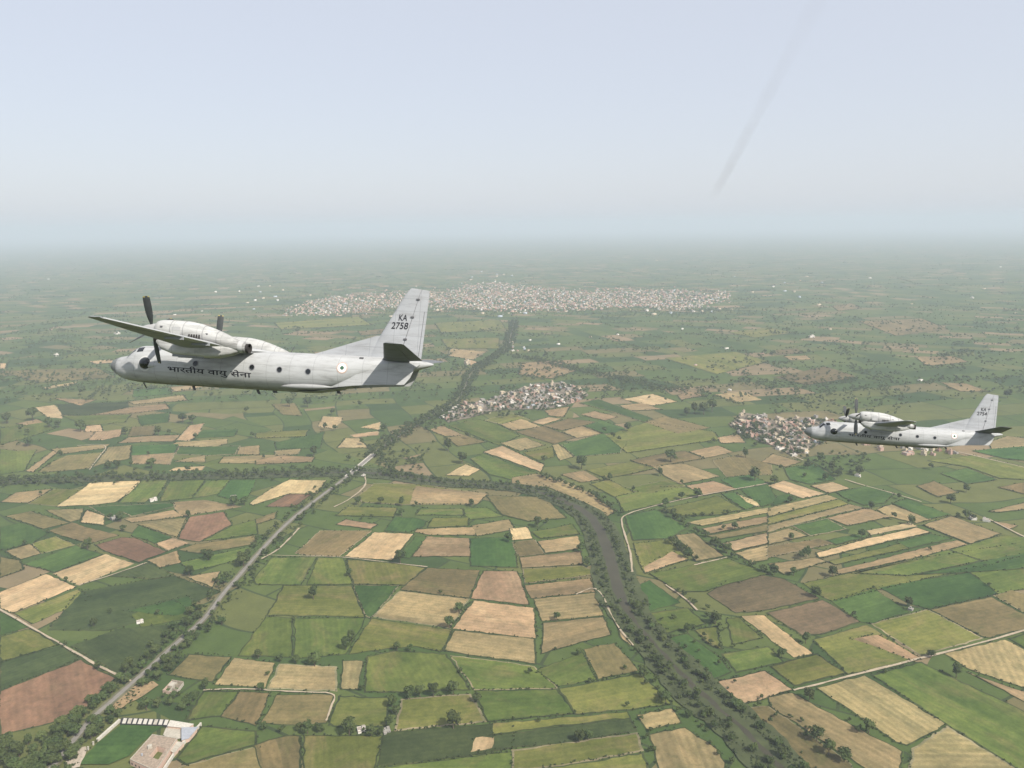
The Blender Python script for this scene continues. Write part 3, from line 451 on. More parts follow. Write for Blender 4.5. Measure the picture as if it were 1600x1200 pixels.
def in_poly(p, P):
    x, y = p; c = False; n = len(P)
    for i in range(n):
        x1, y1 = P[i][0], P[i][1]; x2, y2 = P[(i + 1) % n][0], P[(i + 1) % n][1]
        if (y1 > y) != (y2 > y) and x < (x2 - x1) * (y - y1) / (y2 - y1) + x1: c = not c
    return c
for s in LONE:
    u, v, d = map(float, s.split(',')); w = d * mpp(u, v); h = w * rng.uniform(.95, 1.2); p = px(u, v, h * .5)
    TREES.append((p.x, p.y, h, w, 'lone'))
def along(line, step, off, size, zone, jit=2.0, prob=1.0):
    """trees beside a ground line; off = (nearest, farthest) distance either side"""
    pts = resample(line, step)
    for a, b in zip(pts, pts[1:]):
        t = (b - a).normalized(); nn = Vector((-t.y, t.x))
        for s in (1, -1):
            if rng.random() > prob: continue
            q = a.lerp(b, rng.random()) + nn * s * rng.uniform(*off) + Vector((rng.uniform(-jit, jit), rng.uniform(-jit, jit))); h = rng.uniform(*size)
            TREES.append((q.x, q.y, h, h * rng.uniform(.85, 1.2), zone))
def pxl(*pts): return [px(u, v).to_2d() for u, v in pts]
i_br = min(range(len(RD)), key=lambda i: (RD[i] - px(562, 730).to_2d()).length)
along(RD[:i_br - 2], 9.5, (6, 13), (5.5, 9.5), 'road', 2, .72); along(RD[:i_br - 2], 19, (13, 22), (5.5, 9.5), 'road', 3, .5)
along(RD[i_br + 2:], 6, (4, 10), (7.5, 11.5), 'road', 1.5, .95); along(RD[i_br + 2:], 9, (10, 20), (6, 10), 'road', 4, .55)
j0 = min(range(len(RIV)), key=lambda i: (RIV[i] - px(580, 738).to_2d()).length); j1 = min(range(len(RIV)), key=lambda i: (RIV[i] - px(900, 792).to_2d()).length); j2 = min(range(len(RIV)), key=lambda i: (RIV[i] - px(975, 945).to_2d()).length)
along(RIV[:j0], 5.5, (1, 13), (5.5, 9.5), 'stream', 3, .95); along(RIV[:j0], 9, (10, 30), (4.5, 9), 'stream', 4, .7)
along(RIV[j0 + 1:j1], 5.5, (2.5, 15), (5, 8.5), 'river', 2, .9)
along(RIV[j1:j2], 5, (9, 19), (4, 7.5), 'river', 2, .8)
along(RIV[j2:], 4.5, (4.5, 15), (4.5, 8.5), 'river', 2, .9); along(RIV[j2:], 6, (10, 26), (4, 7.5), 'river', 3, .7); along(RIV[j2:], 24, (28, 42), (3.5, 6), 'river', 3, .4)
for ln, st, of, sz, pr in [(pxl((842, 744), (872, 754), (925, 773), (958, 797), (972, 808)), 8, (0, 5), (6, 9.5), .8), (pxl((1030, 796), (1075, 824), (1105, 840), (1130, 862), (1160, 880), (1205, 896)), 9, (0, 4), (5, 9), .7),
        (pxl((800, 556), (870, 570), (950, 590), (1030, 606), (1062, 614)), 4.5, (0, 22), (6, 9.5), .95), (pxl((1048, 846), (1070, 862), (1085, 880)), 8, (0, 4), (6, 9), .7), (pxl((1060, 925), (1095, 950), (1118, 975), (1135, 990)), 9, (0, 3), (4.5, 7), .6),
        (pxl((1080, 980), (1110, 1008), (1128, 1020)), 8, (0, 3), (4, 6.5), .6), (pxl((405, 1140), (470, 1141), (540, 1143), (600, 1147)), 10, (0, 2), (3.5, 6), .45), (pxl((1000, 1050), (1030, 1085), (1050, 1102)), 8, (0, 3), (4, 6), .6),
        (pxl((1235, 1080), (1290, 1110), (1345, 1140), (1420, 1176)), 12, (0, 2), (2.5, 4.5), .5), (pxl((1195, 1098), (1260, 1138), (1300, 1168), (1330, 1195)), 12, (0, 2), (2.5, 5), .6), (pxl((1062, 810), (1100, 806), (1140, 800)), 8, (0, 3), (4, 6.5), .6),
        (pxl((995, 1116), (1010, 1145), (1030, 1190)), 9, (0, 3), (3.5, 6), .6), (pxl((0, 700), (40, 694), (60, 690)), 10, (0, 6), (5, 8), .5), (pxl((1150, 815), (1260, 795), (1350, 780)), 26, (0, 3), (4, 6), .35)]:
    along(ln, st, of, sz, 'hedge', 2, pr)
for _ in range(95):                                     # the wood by the road at the picture's lower left corner
    u, v = rng.uniform(-10, 175), rng.uniform(1105, 1205)
    if in_poly((u, v), [(-12, 1155), (80, 1138), (128, 1118), (150, 1118), (172, 1120), (140, 1150), (100, 1195), (80, 1212), (-12, 1212)]):
        h = rng.uniform(7, 12); p = px(u, v, h * .5); TREES.append((p.x, p.y, h, h * rng.uniform(.9, 1.2), 'wood'))
for _ in range(26):
    u, v = rng.uniform(225, 320), rng.uniform(1082, 1106)
    if in_poly((u, v), [(225, 1098), (245, 1088), (300, 1080), (320, 1078), (312, 1092), (280, 1106), (240, 1108)]): h = rng.uniform(4.5, 8); p = px(u, v, h * .5); TREES.append((p.x, p.y, h, h * 1.1, 'wood'))
def poly_trees(P, n, size, zone):
    us = [p[0] for p in P]; vs = [p[1] for p in P]; k = 0
    while k < n:
        u, v = rng.uniform(min(us), max(us)), rng.uniform(min(vs), max(vs))
        if in_poly((u, v), P):
            h = rng.uniform(*size); p = px(u, v, h * .5); TREES.append((p.x, p.y, h, h * rng.uniform(.9, 1.3), zone)); k += 1
poly_trees(VILLAGE_A, 300, (5, 8.5), 'village'); poly_trees([(755, 648), (800, 640), (830, 645), (790, 652)], 12, (7, 10), 'village'); poly_trees([(660, 660), (690, 645), (720, 628), (735, 640), (700, 662), (670, 675)], 40, (6, 9), 'village')
poly_trees(VILLAGE_B, 300, (5, 8.5), 'village'); poly_trees([(1140, 676), (1165, 672), (1195, 690), (1180, 695)], 14, (6, 9), 'village'); poly_trees([(1250, 712), (1330, 700), (1370, 715), (1320, 745), (1280, 740)], 60, (5, 8), 'village')
poly_trees([(880, 600), (905, 605), (935, 622), (915, 628)], 18, (6, 9), 'village'); poly_trees([(720, 668), (640, 700), (600, 740), (640, 730), (690, 715)], 22, (5, 8), 'village'); poly_trees([(590, 712), (640, 700), (660, 735), (620, 745), (590, 745)], 60, (5, 8.5), 'river')
# farther fields: trees thickening along unseen hedge lines
FAR = []
VT = [(440, 492), (500, 466), (600, 458), (690, 456), (760, 440), (880, 455), (1000, 452), (1125, 457), (1140, 466), (1080, 484), (1000, 479), (900, 484), (800, 487), (700, 480), (600, 481), (520, 493)]
def far_ok(u, v):
    return not in_poly((u, v), VILLAGE_A) and not in_poly((u, v), VILLAGE_B)
def far_tree(u, v, lo=6, hi=11, sp=1.0):
    h = rng.uniform(lo, hi); p = px(u, v); FAR.append((p.x + rng.uniform(-sp, sp), p.y + rng.uniform(-sp, sp), 0, h, rng.uniform(.9, 1.3)))
for _ in range(430):                                    # hedge lines
    v = 400 + 220 * rng.random() ** 1.15; u = rng.uniform(-40, 1640); p = px(u, v).to_2d(); a = rng.choice((.35, .5, -.25, 1.9, 1.35, .1)) + rng.gauss(0, .12); L = rng.uniform(60, 420); d = Vector((math.cos(a), math.sin(a)))
    s = -L / 2
    while s < L / 2:
        q = p + d * s; s += rng.expovariate(1 / 13); h = rng.uniform(5, 9.5)
        if q.y > 900 and far_ok(*to_px((q.x, q.y, 0))[:2]): FAR.append((q.x + rng.gauss(0, 3), q.y + rng.gauss(0, 3), 0, h, rng.uniform(.9, 1.4)))
for _ in range(400):                                    # copses
    v = 398 + 215 * rng.random() ** 1.1; u = rng.uniform(-40, 1640); p = px(u, v).to_2d(); sg = rng.uniform(8, 30)
    for _k in range(rng.randint(3, 14)):
        q = p + Vector((rng.gauss(0, sg * 1.4), rng.gauss(0, sg)))
        if q.y > 1100 and far_ok(*to_px((q.x, q.y, 0))[:2]): FAR.append((q.x, q.y, 0, rng.uniform(6.5, 11.5), rng.uniform(1.0, 1.5)))
for _ in range(1900):                                   # single trees
    u, v = rng.uniform(-20, 1620), 398 + 235 * rng.random() ** 1.05
    if far_ok(u, v): far_tree(u, v)
for _ in range(420): u, v = rng.uniform(440, 1240), rng.gauss(489, 4); far_tree(u, v, 6, 11, 8)
for _ in range(2600): u, v = rng.uniform(430, 1180), rng.uniform(447, 494); far_tree(u, v, 5, 9, 8)
for _ in range(420): u, v = rng.uniform(-20, 1620), rng.uniform(395, 450); far_tree(u, v, 7, 13, 20)
for _ in range(240): u, v = rng.uniform(1060, 1600), rng.gauss(505, 9); far_tree(u, v, 6, 10, 8)
for _ in range(240): u, v = rng.uniform(1200, 1420), rng.uniform(600, 650); far_tree(u, v, 6, 10, 6)

ROAD_PX = [p for p in ROAD]; RIV_PX = RIVER
def road_x(v):
    P = sorted(ROAD_PX, key=lambda q: q[1]); return float(np.interp(v, [q[1] for q in P], [q[0] for q in P]))
def riv_x(v):
    P = [q for q in RIV_PX if q[0] > 600]; P = sorted(P, key=lambda q: q[1]); return float(np.interp(v, [q[1] for q in P], [q[0] for q in P]))
KEEP_CLEAR = ([(186, 1117), (320, 1130), (262, 1215), (165, 1215), (155, 1180), (100, 1206), (100, 1188), (140, 1160)], [(174, 1106), (190, 1086), (214, 1070), (250, 1062), (252, 1074), (226, 1092), (184, 1114)], [(252, 1062), (290, 1064), (276, 1087), (252, 1080)])
TREES = [t for t in TREES if not any(in_poly(to_px((t[0], t[1], t[2] * .45))[:2], K) for K in KEEP_CLEAR) or t[4] == 'lone']
scored = []
for (x, y, h, w, zone) in TREES:
    u, v, zz = to_px((x, y, h * .5)); scored.append((h * FPX / zz if (-8 < u < 1608 and v < 1208) else 0, u, v, x, y, h, w, zone))
scored.sort(key=lambda t: -t[0])
near = scored[:300]; rest = scored[300:]
ZW = {'road': 'dark roadside tree in the belt lining the grey road', 'river': 'green bank tree beside the brown river', 'stream': 'dark tree in the belt along the left stream',
      'wood': 'tree in the dense wood at the lower left corner', 'village': 'tree among the village houses', 'hedge': 'small tree in a hedge line between fields'}
cnt = {}
for (sz, u, v, x, y, h, w, zone) in sorted(near, key=lambda t: -t[2]):
    t = empty('tree', (x, y, 0)); t.rotation_euler = (0, 0, rng.uniform(0, 6.28)); t.scale = (w, w, h)
    link('crown', CROWN_NEAR[rng.randrange(9)], t); link('trunk', TRUNKS[rng.randrange(4)], t)
    if zone == 'lone':
        side = 'left of the road' if u < road_x(v) else ('between road and river' if u < riv_x(v) else 'right of the river')
        c = min(FIELD_GEO, key=lambda f: (f[2] - Vector((x, y))).length)[0]; base = f'lone tree by a {FIELD_WORD[c]} field {side}'
    else: base = ZW[zone]
    cnt[base] = cnt.get(base, 0) + 1
    tag(t, f'{base}, {ordinal(cnt[base])} from the bottom', 'tree', {'road': 'trees along the road', 'river': 'trees along the river', 'stream': 'trees along the stream', 'wood': 'trees of the corner wood', 'village': 'village trees', 'hedge': 'hedge trees', 'lone': 'lone field trees'}[zone])
belts = scatter_mesh('tree_belt', CROWN_FAR, [(x, y, 0, h, w / h) for (_s, u, v, x, y, h, w, z_) in rest], M_LEAF)
tag(belts, 'belts of smaller trees along road, stream and river', 'trees', kind='stuff')
far_o = scatter_mesh('distant_trees', CROWN_TINY, FAR, M_LEAF); tag(far_o, 'countless dark trees dotting the distant farmland', 'trees', kind='stuff')
# bushes and weeds on the field edges
items = []
for cls, W, c in FIELD_GEO:
    d = math.hypot(c.y, CAM_Z)
    for k in range(len(W)):
        a, b = W[k], W[(k + 1) % len(W)]; L = (b - a).length; thick = rng.choice((.12, .3, .55, .9)); s = 0
        while s < L:
            s += rng.uniform(2.0, 6.0)
            if rng.random() < thick and s < L:
                q = a.lerp(b, s / L); items.append((q.x + rng.gauss(0, .5), q.y + rng.gauss(0, .5), .2, rng.uniform(.9, 2.5) * (1 + d / 5000), rng.uniform(.9, 1.5)))
for line, n, sp in ((RIV, 3000, 8), (RD, 1500, 7)):
    for _ in range(n):
        k = rng.randrange(len(line) - 1); q = line[k].lerp(line[k + 1], rng.random()); t = (line[k + 1] - line[k]).normalized(); nn = Vector((-t.y, t.x)); s = rng.choice((1, -1)) * (sp + abs(rng.gauss(0, 6)) - (0 if line is RIV else 1))
        q = q + nn * s; items.append((q.x, q.y, .3, rng.uniform(1.2, 3.0), rng.uniform(.9, 1.6)))
bo = scatter_mesh('edge_bushes', BUSH, items, M_LEAF2); tag(bo, 'low bushes and weeds on the field edges and banks', 'bushes', kind='stuff')

# ------------------------------------------------------------------ villages and town
H_WALL = [paint_mat(n, c, .9, .15, .4) for n, c in (('whitewash', (.62, .58, .52)), ('cream_plaster', (.46, .38, .27)), ('pink_plaster', (.42, .28, .22)), ('pale_blue_plaster', (.36, .4, .43)), ('bare_brick', (.27, .155, .105)), ('grey_concrete', (.27, .25, .22)))]
H_WORD = ['whitewashed', 'cream', 'pinkish', 'pale bluish', 'brick red', 'grey']
M_DARK = paint_mat('dark_opening', (.03, .03, .03), .8, .2, 1)
M_ROOF = paint_mat('roof_slab', (.3, .26, .215), .95, .3, .3)
def house_mesh(k, c):
    r = random.Random(k); m = MB(); w, d, h = r.uniform(7, 12), r.uniform(6, 9), r.choice((3.2, 3.4, 6.2))
    m.box((0, 0, h / 2), (w, d, h), 0, 0, 1)
    for (x, y, a, b) in ((0, d / 2 - .12, w, .24), (0, -d / 2 + .12, w, .24), (w / 2 - .12, 0, .24, d - .48), (-w / 2 + .12, 0, .24, d - .48)): m.box((x, y, h + .3), (a, b, .6))
    if r.random() < .6: m.box((w * .25, d * .2, h + 1.2), (w * .35, d * .4, 2.4), 0, 0, 1)
    if r.random() < .5: m.box((-w * .3, -d * .5 - 1.3, 1.4), (w * .4, 2.6, 2.8), 0, 0, 1)
    for st in range(int(h // 3)):
        m.box((w * .1, -d / 2 - .01, st * 3 + 1.1), (1.1, .06, 2.1), 0, 2); m.box((w * .35, -d / 2 - .01, st * 3 + 1.6), (1.1, .06, 1.1), 0, 2); m.box((w / 2 + .01, 0, st * 3 + 1.6), (.06, 1.2, 1.1), 0, 2)
    me = bpy.data.meshes.new('house'); me.from_pydata(m.v, [], m.f)
    for q in (H_WALL[c], r.choice((M_ROOF, M_ROOF, H_WALL[c])), M_DARK): me.materials.append(q)
    me.polygons.foreach_set('material_index', m.m); me.update(); return me
HOUSE = {c: [house_mesh(10 * c + k, c) for k in range(4)] for c in range(6)}
placed = []
def free(p, r):
    if any((p - q).length < r for q in placed): return False
    placed.append(p); return True
def village(P, n, where, group, gap, side):
    us = [p[0] for p in P]; vs = [p[1] for p in P]; tries = 0; spots = []
    while len(spots) < n and tries < 6000:
        tries += 1; u, v = rng.uniform(min(us), max(us)), rng.uniform(min(vs), max(vs))
        if in_poly((u, v), P):
            p = px(u, v).to_2d()
            if min((p - q).length for q in RD) > 9 and free(p, gap): spots.append((u, p))
    cn = {}
    for u, p in sorted(spots, key=lambda s: s[0]):
        c = rng.choices(range(6), (24, 20, 18, 5, 16, 17))[0]; o = link('house', HOUSE[c][rng.randrange(4)])
        o.location = (p.x, p.y, 0); k = rng.choice((.5, .65, .75, .85, 1.0, 1.3)) * rng.uniform(.9, 1.1); o.scale = (k, k, rng.uniform(.85, 1.1)); o.rotation_euler = (0, 0, .45 + rng.choice((0, 1.5708)) + rng.gauss(0, .12))
        cn[c] = cn.get(c, 0) + 1; tag(o, f'small {H_WORD[c]} house in {where}, {ordinal(cn[c])} such from its left', 'house', group)
village(VILLAGE_A, 142, 'the village beside the road', 'houses of the roadside village', 9.5, 'left')
village(VILLAGE_B, 110, 'the village behind the right aircraft', 'houses of the right village', 9, 'left')
village([(1345, 694), (1400, 698), (1500, 704), (1500, 714), (1420, 713), (1350, 703)], 19, 'the row beneath the right aircraft', 'houses below the right aircraft', 9, 'left')
village([(798, 536), (815, 538), (832, 545), (826, 549), (800, 549)], 8, 'the hamlet at the road bend', 'houses at the road bend', 11, 'left')
for k, (u, v, c, wh) in enumerate([(219, 973, 0, 'alone in the dark field left of the road'), (1423, 953, 5, 'beside the dark green field on the right'), (1240, 712, 0, 'standing large at the near edge of the right village'), (1258, 708, 0, 'with a long white roof nearest the right aircraft'),
        (1520, 811, 0, 'left one of two white huts in right fields'), (1540, 814, 0, 'right one of two white huts in right fields'), (240, 782, 0, 'at the foot of the two green strips'), (178, 811, 5, 'next to the tree clump left of the road'),
        (365, 780, 5, 'beneath dark trees near the left stream'), (1340, 744, 0, 'by the tree clump below the right aircraft'), (565, 1141, 0, 'in the hedge along the bottom middle'), (604, 1143, 5, 'at the hedge end, bottom middle'), (1268, 527, 0, 'shining white amid distant right fields'),
        (1519, 466, 0, 'bright in the far distance at right'), (730, 569, 1, 'in the tree clump left of road bend'), (1140, 610, 0, 'amid trees above the right village'), (568, 744, 0, 'beside the bridge'), (88, 556, 0, 'far white one left of the big aircraft'), (183, 522, 0, 'white speck under the big wing')]):
    o = link('farm_hut', HOUSE[c][k % 4]); o.location = px(u, v); s_ = .8 if v > 600 else 1.5; s_ = .55 if v > 930 or wh == 'beside the bridge' else s_; o.scale = (s_, s_, s_); o.rotation_euler = (0, 0, rng.uniform(0, 1.5))
    tag(o, f'small {H_WORD[c]} farm building {wh}', 'farm building', 'scattered farm buildings')
# the far town: too many to count
V = []; T = []; MI = []; n = 0
BX = np.array([(x, y, z) for z in (0, 1) for y in (-.5, .5) for x in (-.5, .5)]); BQ = np.array([(4, 5, 7, 6), (0, 1, 5, 4), (1, 3, 7, 5), (3, 2, 6, 7), (2, 0, 4, 6)])
def town_box(p, w, d, h, a, c):
    global n
    W = BX * (w, d, h); ca, sa = math.cos(a), math.sin(a); W = np.stack([W[:, 0] * ca - W[:, 1] * sa + p.x, W[:, 0] * sa + W[:, 1] * ca + p.y, W[:, 2]], 1); V.append(W); T.append(BQ + n); MI.extend([c if rng.random() < .5 else 6] + [c] * 4); n += 8
k = 0
while k < 4600:
    u, v = rng.uniform(440, 1142), rng.uniform(438, 494)
    if in_poly((u + rng.gauss(0, 14), v + rng.gauss(0, 2.2)), VT):
        town_box(px(u, v), rng.uniform(4, 9) * rng.choice((1, 1, 1, 1.8)), rng.uniform(4, 8), rng.choice((3.2, 3.5, 4, 6.5)), .3 + rng.choice((0, 1.57)) + rng.gauss(0, .2), rng.choices(range(6), (5, 14, 24, 2, 28, 27))[0]); k += 1
for _ in range(60):
    u, v = rng.choice(((rng.uniform(720, 800), rng.uniform(425, 442)), (rng.uniform(1100, 1300), rng.uniform(430, 480)), (rng.uniform(0, 1600), rng.uniform(400, 470)), (rng.uniform(600, 1150), rng.uniform(484, 496)), (rng.uniform(330, 480), rng.uniform(440, 500))))
    town_box(px(u, v), rng.uniform(7, 20), rng.uniform(7, 12), rng.uniform(4, 8), rng.uniform(0, 1.5), rng.choice((0, 1, 1, 3)))
for _ in range(18):
    u, v = rng.uniform(0, 1600), rng.uniform(470, 600); town_box(px(u, v), rng.uniform(6, 14), rng.uniform(6, 9), 4, rng.uniform(0, 1.5), rng.choice((0, 0, 1, 2)))
town = link('distant_town', np_mesh('distant_town', np.concatenate(V), np.concatenate(T), H_WALL + [M_ROOF], MI)); tag(town, 'pale sprawl of the distant town below the haze', 'town', kind='stuff')

# ------------------------------------------------------------------ walled compound at the lower left
M_WHITE = paint_mat('white_lime', (.47, .435, .37), .9, .22, .6); M_BRROOF = paint_mat('brown_roof', (.27, .21, .155), .95, .35, .6); M_PINK = paint_mat('pink_wall', (.5, .36, .28), .9, .15, .5)
M_TIN = paint_mat('tin_roof', (.3, .31, .33), .6, .15, .4); M_LGREY = paint_mat('light_cement', (.38, .345, .28), .95, .25, .5); M_RUBBLE = paint_mat('rubble', (.36, .3, .23), .95, .35, .6)
def pz(u, v, z): p = px(u, v, z); return (p.x, p.y)
patch('yard_ground', [(262, 1135), (284, 1136), (286, 1155), (268, 1158), (255, 1150)], M_LGREY, Z0 + .03, 6, .3); patch('lawn', [(190, 1134), (258, 1136), (240, 1146), (203, 1182), (170, 1196), (120, 1196), (152, 1163)], FM['g2'], Z0 + .02, 6, .5)
patch('rubble_ground', [(103, 1192), (125, 1170), (134, 1168), (134, 1180), (125, 1200), (105, 1204)], M_RUBBLE, Z0 + .03, 3, .6)
RZ = 4.6
A_, B_, C_, D_ = [Vector(pz(u, v, RZ)) for u, v in ((203, 1187), (238, 1148), (277, 1154), (243, 1205))]
def bl(s, t): return tuple((A_ * (1 - t) + B_ * t) * (1 - s) + (D_ * (1 - t) + C_ * t) * s)
mb = empty('school_building', (*bl(.5, .5), 0)); tag(mb, 'flat brown-roofed building around a small courtyard in the walled compound', 'building')
def child(m, name, mats, par):
    o = m.build(name, mats, par); o.matrix_parent_inverse = Matrix.Translation(-par.location); return o
for (s0, s1, t0, t1) in ((0, .48, 0, 1), (.48, .84, .66, 1), (.48, .84, 0, .3), (.84, 1, 0, 1)):
    m = MB(); P = [bl(s0, t0), bl(s1, t0), bl(s1, t1), bl(s0, t1)]; m.prism(P, 0, RZ - .22); child(m, 'wall', M_PINK, mb)
    m = MB(); c = Vector((sum(p[0] for p in P) / 4, sum(p[1] for p in P) / 4)); m.prism(P, RZ - .218, RZ); child(m, 'roof_slab', M_BRROOF, mb)
for (a, b) in (((0, 0), (1, 0)), ((1, 0), (1, 1)), ((1, 1), (0, 1)), ((0, 1), (0, 0))):
    p, q = Vector(bl(*a)), Vector(bl(*b)); d = (q - p); nn = Vector((-d.y, d.x)).normalized() * .15; m = MB(); e = d.normalized() * .16
    m.prism([tuple(p + nn * 0 + e), tuple(q - e), tuple(q - e + nn * 2), tuple(p + e + nn * 2)], RZ + .002, RZ + .55); child(m, 'parapet', M_LGREY, mb)
for k in range(7):
    p = Vector(bl((k + .5) / 7, 0)); d = (Vector(bl(1, 0)) - Vector(bl(0, 0))).normalized(); nn = Vector((d.y, -d.x)); m = MB(); m.box((*(p + nn * .02), 1.9 if k != 3 else 1.15), (1.3, .12, 1.3 if k != 3 else 2.3), math.atan2(d.y, d.x)); child(m, 'door' if k == 3 else 'window', M_DARK, mb)
m = MB(); c_ = bl(.3, .55); m.box((*c_, RZ + 1.0), (3, 3, 2.0), .5); child(m, 'stair_head', M_LGREY, mb)
m = MB(); c_ = bl(.25, .25); m.tube((*c_, RZ), (*c_, RZ + 1.5), .7, .7, 12); child(m, 'water_tank', M_TIN, mb)
sh = empty('shed_row', (*pz(225, 1128, 0), 0)); tag(sh, 'long low row with alternating white roof panels at the compound edge', 'shed')
m = MB(); m.prism([pz(188, 1130, 2.2), pz(262, 1133, 2.2), pz(263, 1124, 2.2), pz(190, 1121, 2.2)], 0, 2.2); child(m, 'wall', M_DARK, sh)
for k in range(9):
    u = 190.5 + 8.1 * k; m = MB(); m.prism([pz(u, 1130 + k * .3, 2.5), pz(u + 5.4, 1130.2 + k * .3, 2.5), pz(u + 8.2, 1122.2 + k * .3, 2.5), pz(u + 2.8, 1122 + k * .3, 2.5)], 2.3, 2.5); child(m, 'roof_panel', M_LGREY if k in (1, 6) else M_WHITE, sh)
an = empty('annex_building', (*pz(278, 1131, 0), 0)); tag(an, 'white flat-roofed annex joining the striped shed in the compound', 'building')
m = MB(); m.prism([pz(262, 1134, 3), pz(292, 1137, 3), pz(302, 1131, 3), pz(266, 1126, 3)], 0, 2.8); child(m, 'wall', M_PINK, an)
m = MB(); m.prism([pz(261, 1134.5, 3), pz(292, 1137.5, 3), pz(303, 1131, 3), pz(266, 1125, 3)], 2.802, 3.0); child(m, 'roof_slab', M_WHITE, an)
for nm, P, z, rm, lab in (('tin_shed', [(284, 1156), (295, 1153), (309, 1136), (284, 1137)], 3.4, M_TIN, 'grey tin-roofed shed along the compound right wall'), ('cement_shed', [(262, 1170), (272, 1176), (287, 1160), (270, 1158)], 3.2, M_LGREY, 'pale cement-roofed shed behind the brown-roofed building')):
    e = empty(nm, (*pz(P[0][0], P[0][1], 0), 0)); tag(e, lab, 'shed'); W = [pz(u, v, z) for u, v in P]; m = MB(); m.prism(W, 0, z - .2); child(m, 'wall', M_PINK, e)
    c = np.mean(W, axis=0); W2 = [tuple(c + (np.array(w) - c) * 1.06) for w in W]; m = MB(); m.prism(W2, z - .198, z); child(m, 'roof', rm, e)
def wall_run(lab, P, h, mat, th=.35):
    W = [Vector(pz(u, v, 0)) for u, v in P]; e = empty('boundary_wall', (*W[0], 0)); tag(e, lab, 'wall')
    for a, b in zip(W, W[1:]):
        L = (b - a).length; k = max(1, int(L / 9)); ang = math.atan2((b - a).y, (b - a).x)
        for j in range(k):
            c = a.lerp(b, (j + .5) / k); m = MB(); m.box((c.x, c.y, h / 2), (L / k - .5, th, h), ang); child(m, 'wall_panel', mat, e)
            c = a.lerp(b, j / k); m = MB(); m.box((c.x, c.y, h / 2 + .1), (.48, th + .15, h + .2), ang); child(m, 'pillar', mat, e)
wall_run('white boundary wall on the right side of the compound', [(314, 1134), (291, 1159), (272, 1181), (255, 1207)], 2.6, M_WHITE, 1.2); wall_run('white boundary wall on the left side of the compound', [(187, 1128), (152, 1159)], 2.4, M_WHITE, 1.6)
for lab, (u, v) in (('white gate post nearer the wall at the compound entrance', (146, 1164)), ('white gate post farther from the wall at the compound entrance', (138, 1172))):
    e = empty('gate_post', px(u, v)); tag(e, lab, 'gate post'); m = MB(); m.box((0, 0, 1.3), (.9, .9, 2.6)); m.build('post', M_WHITE, e); m = MB(); m.box((0, 0, 2.75), (1.2, 1.2, .28)); m.build('cap', M_LGREY, e)
# roofless brick building on the other side of the junction
rb = empty('roofless_building', (*pz(268, 1076, 0), 0)); tag(rb, 'unfinished roofless brick building by the road junction', 'building')
Q = [Vector(pz(u, v, 2)) for u, v in ((254, 1079), (274, 1084), (287, 1067), (268, 1064))]
def q2(s, t): return (Q[0] * (1 - s) + Q[1] * s) * (1 - t) + (Q[3] * (1 - s) + Q[2] * s) * t
for (a, b) in (((0, 0), (1, 0)), ((1, 0), (1, 1)), ((1, 1), (0, 1)), ((0, 1), (0, 0)), ((.5, .04), (.5, .96)), ((.04, .5), (.46, .5)), ((.54, .35), (.96, .35)), ((.54, .68), (.96, .68))):
    p, q = q2(*a), q2(*b); m = MB(); c = (p + q) / 2; h = rng.uniform(2.2, 3.4); m.box((c.x, c.y, h / 2), ((q - p).length - .32, .3, h), math.atan2((q - p).y, (q - p).x)); child(m, 'wall', rng.choice((M_RUBBLE, M_PINK, M_LGREY)), rb)
m = MB(); m.prism([tuple(q2(.04, .54)), tuple(q2(.46, .54)), tuple(q2(.46, .95)), tuple(q2(.04, .95))], 2.0, 2.2); child(m, 'roof_slab', M_LGREY, rb)

# ------------------------------------------------------------------ road bridge over the stream
M_CONC = paint_mat('bridge_concrete', (.44, .41, .36), .9, .15, .4)
b0, b1 = px(543, 746).to_2d(), px(584, 711).to_2d(); bd = (b1 - b0); bl_, ba = bd.length, math.atan2(bd.y, bd.x); bc = (b0 + b1) / 2; bn = Vector((-bd.y, bd.x)).normalized()
br = empty('road_bridge', (bc.x, bc.y, 0)); br.rotation_euler = (0, 0, ba); tag(br, 'concrete road bridge with pale parapets over the tree-lined stream', 'bridge')
zb = Z0 + .45
m = MB(); m.box((0, 0, zb), (bl_, 9.0, .5)); m.build('deck', M_CONC, br)
m = MB(); m.box((0, 0, zb + .255), (bl_, 6.4, .004)); m.build('carriageway', M_ASPH, br)
for s in (1, -1):
    for k in range(12):
        m = MB(); m.box(((k + .5 - 6) * bl_ / 12, s * 4.3, zb + .8), (bl_ / 12 - .5, .3, 1.05)); m.build('parapet_panel', M_CONC, br)
        m = MB(); m.box(((k - 6) * bl_ / 12, s * 4.3, zb + .9), (.45, .45, 1.28)); m.build('parapet_post', M_CONC, br)
for k in range(4):
    m = MB(); m.box(((k - 1.5) * bl_ / 4.5, 0, zb / 2 - .15), (1.2, 8.0, zb - .2)); m.build('pier', M_CONC, br)
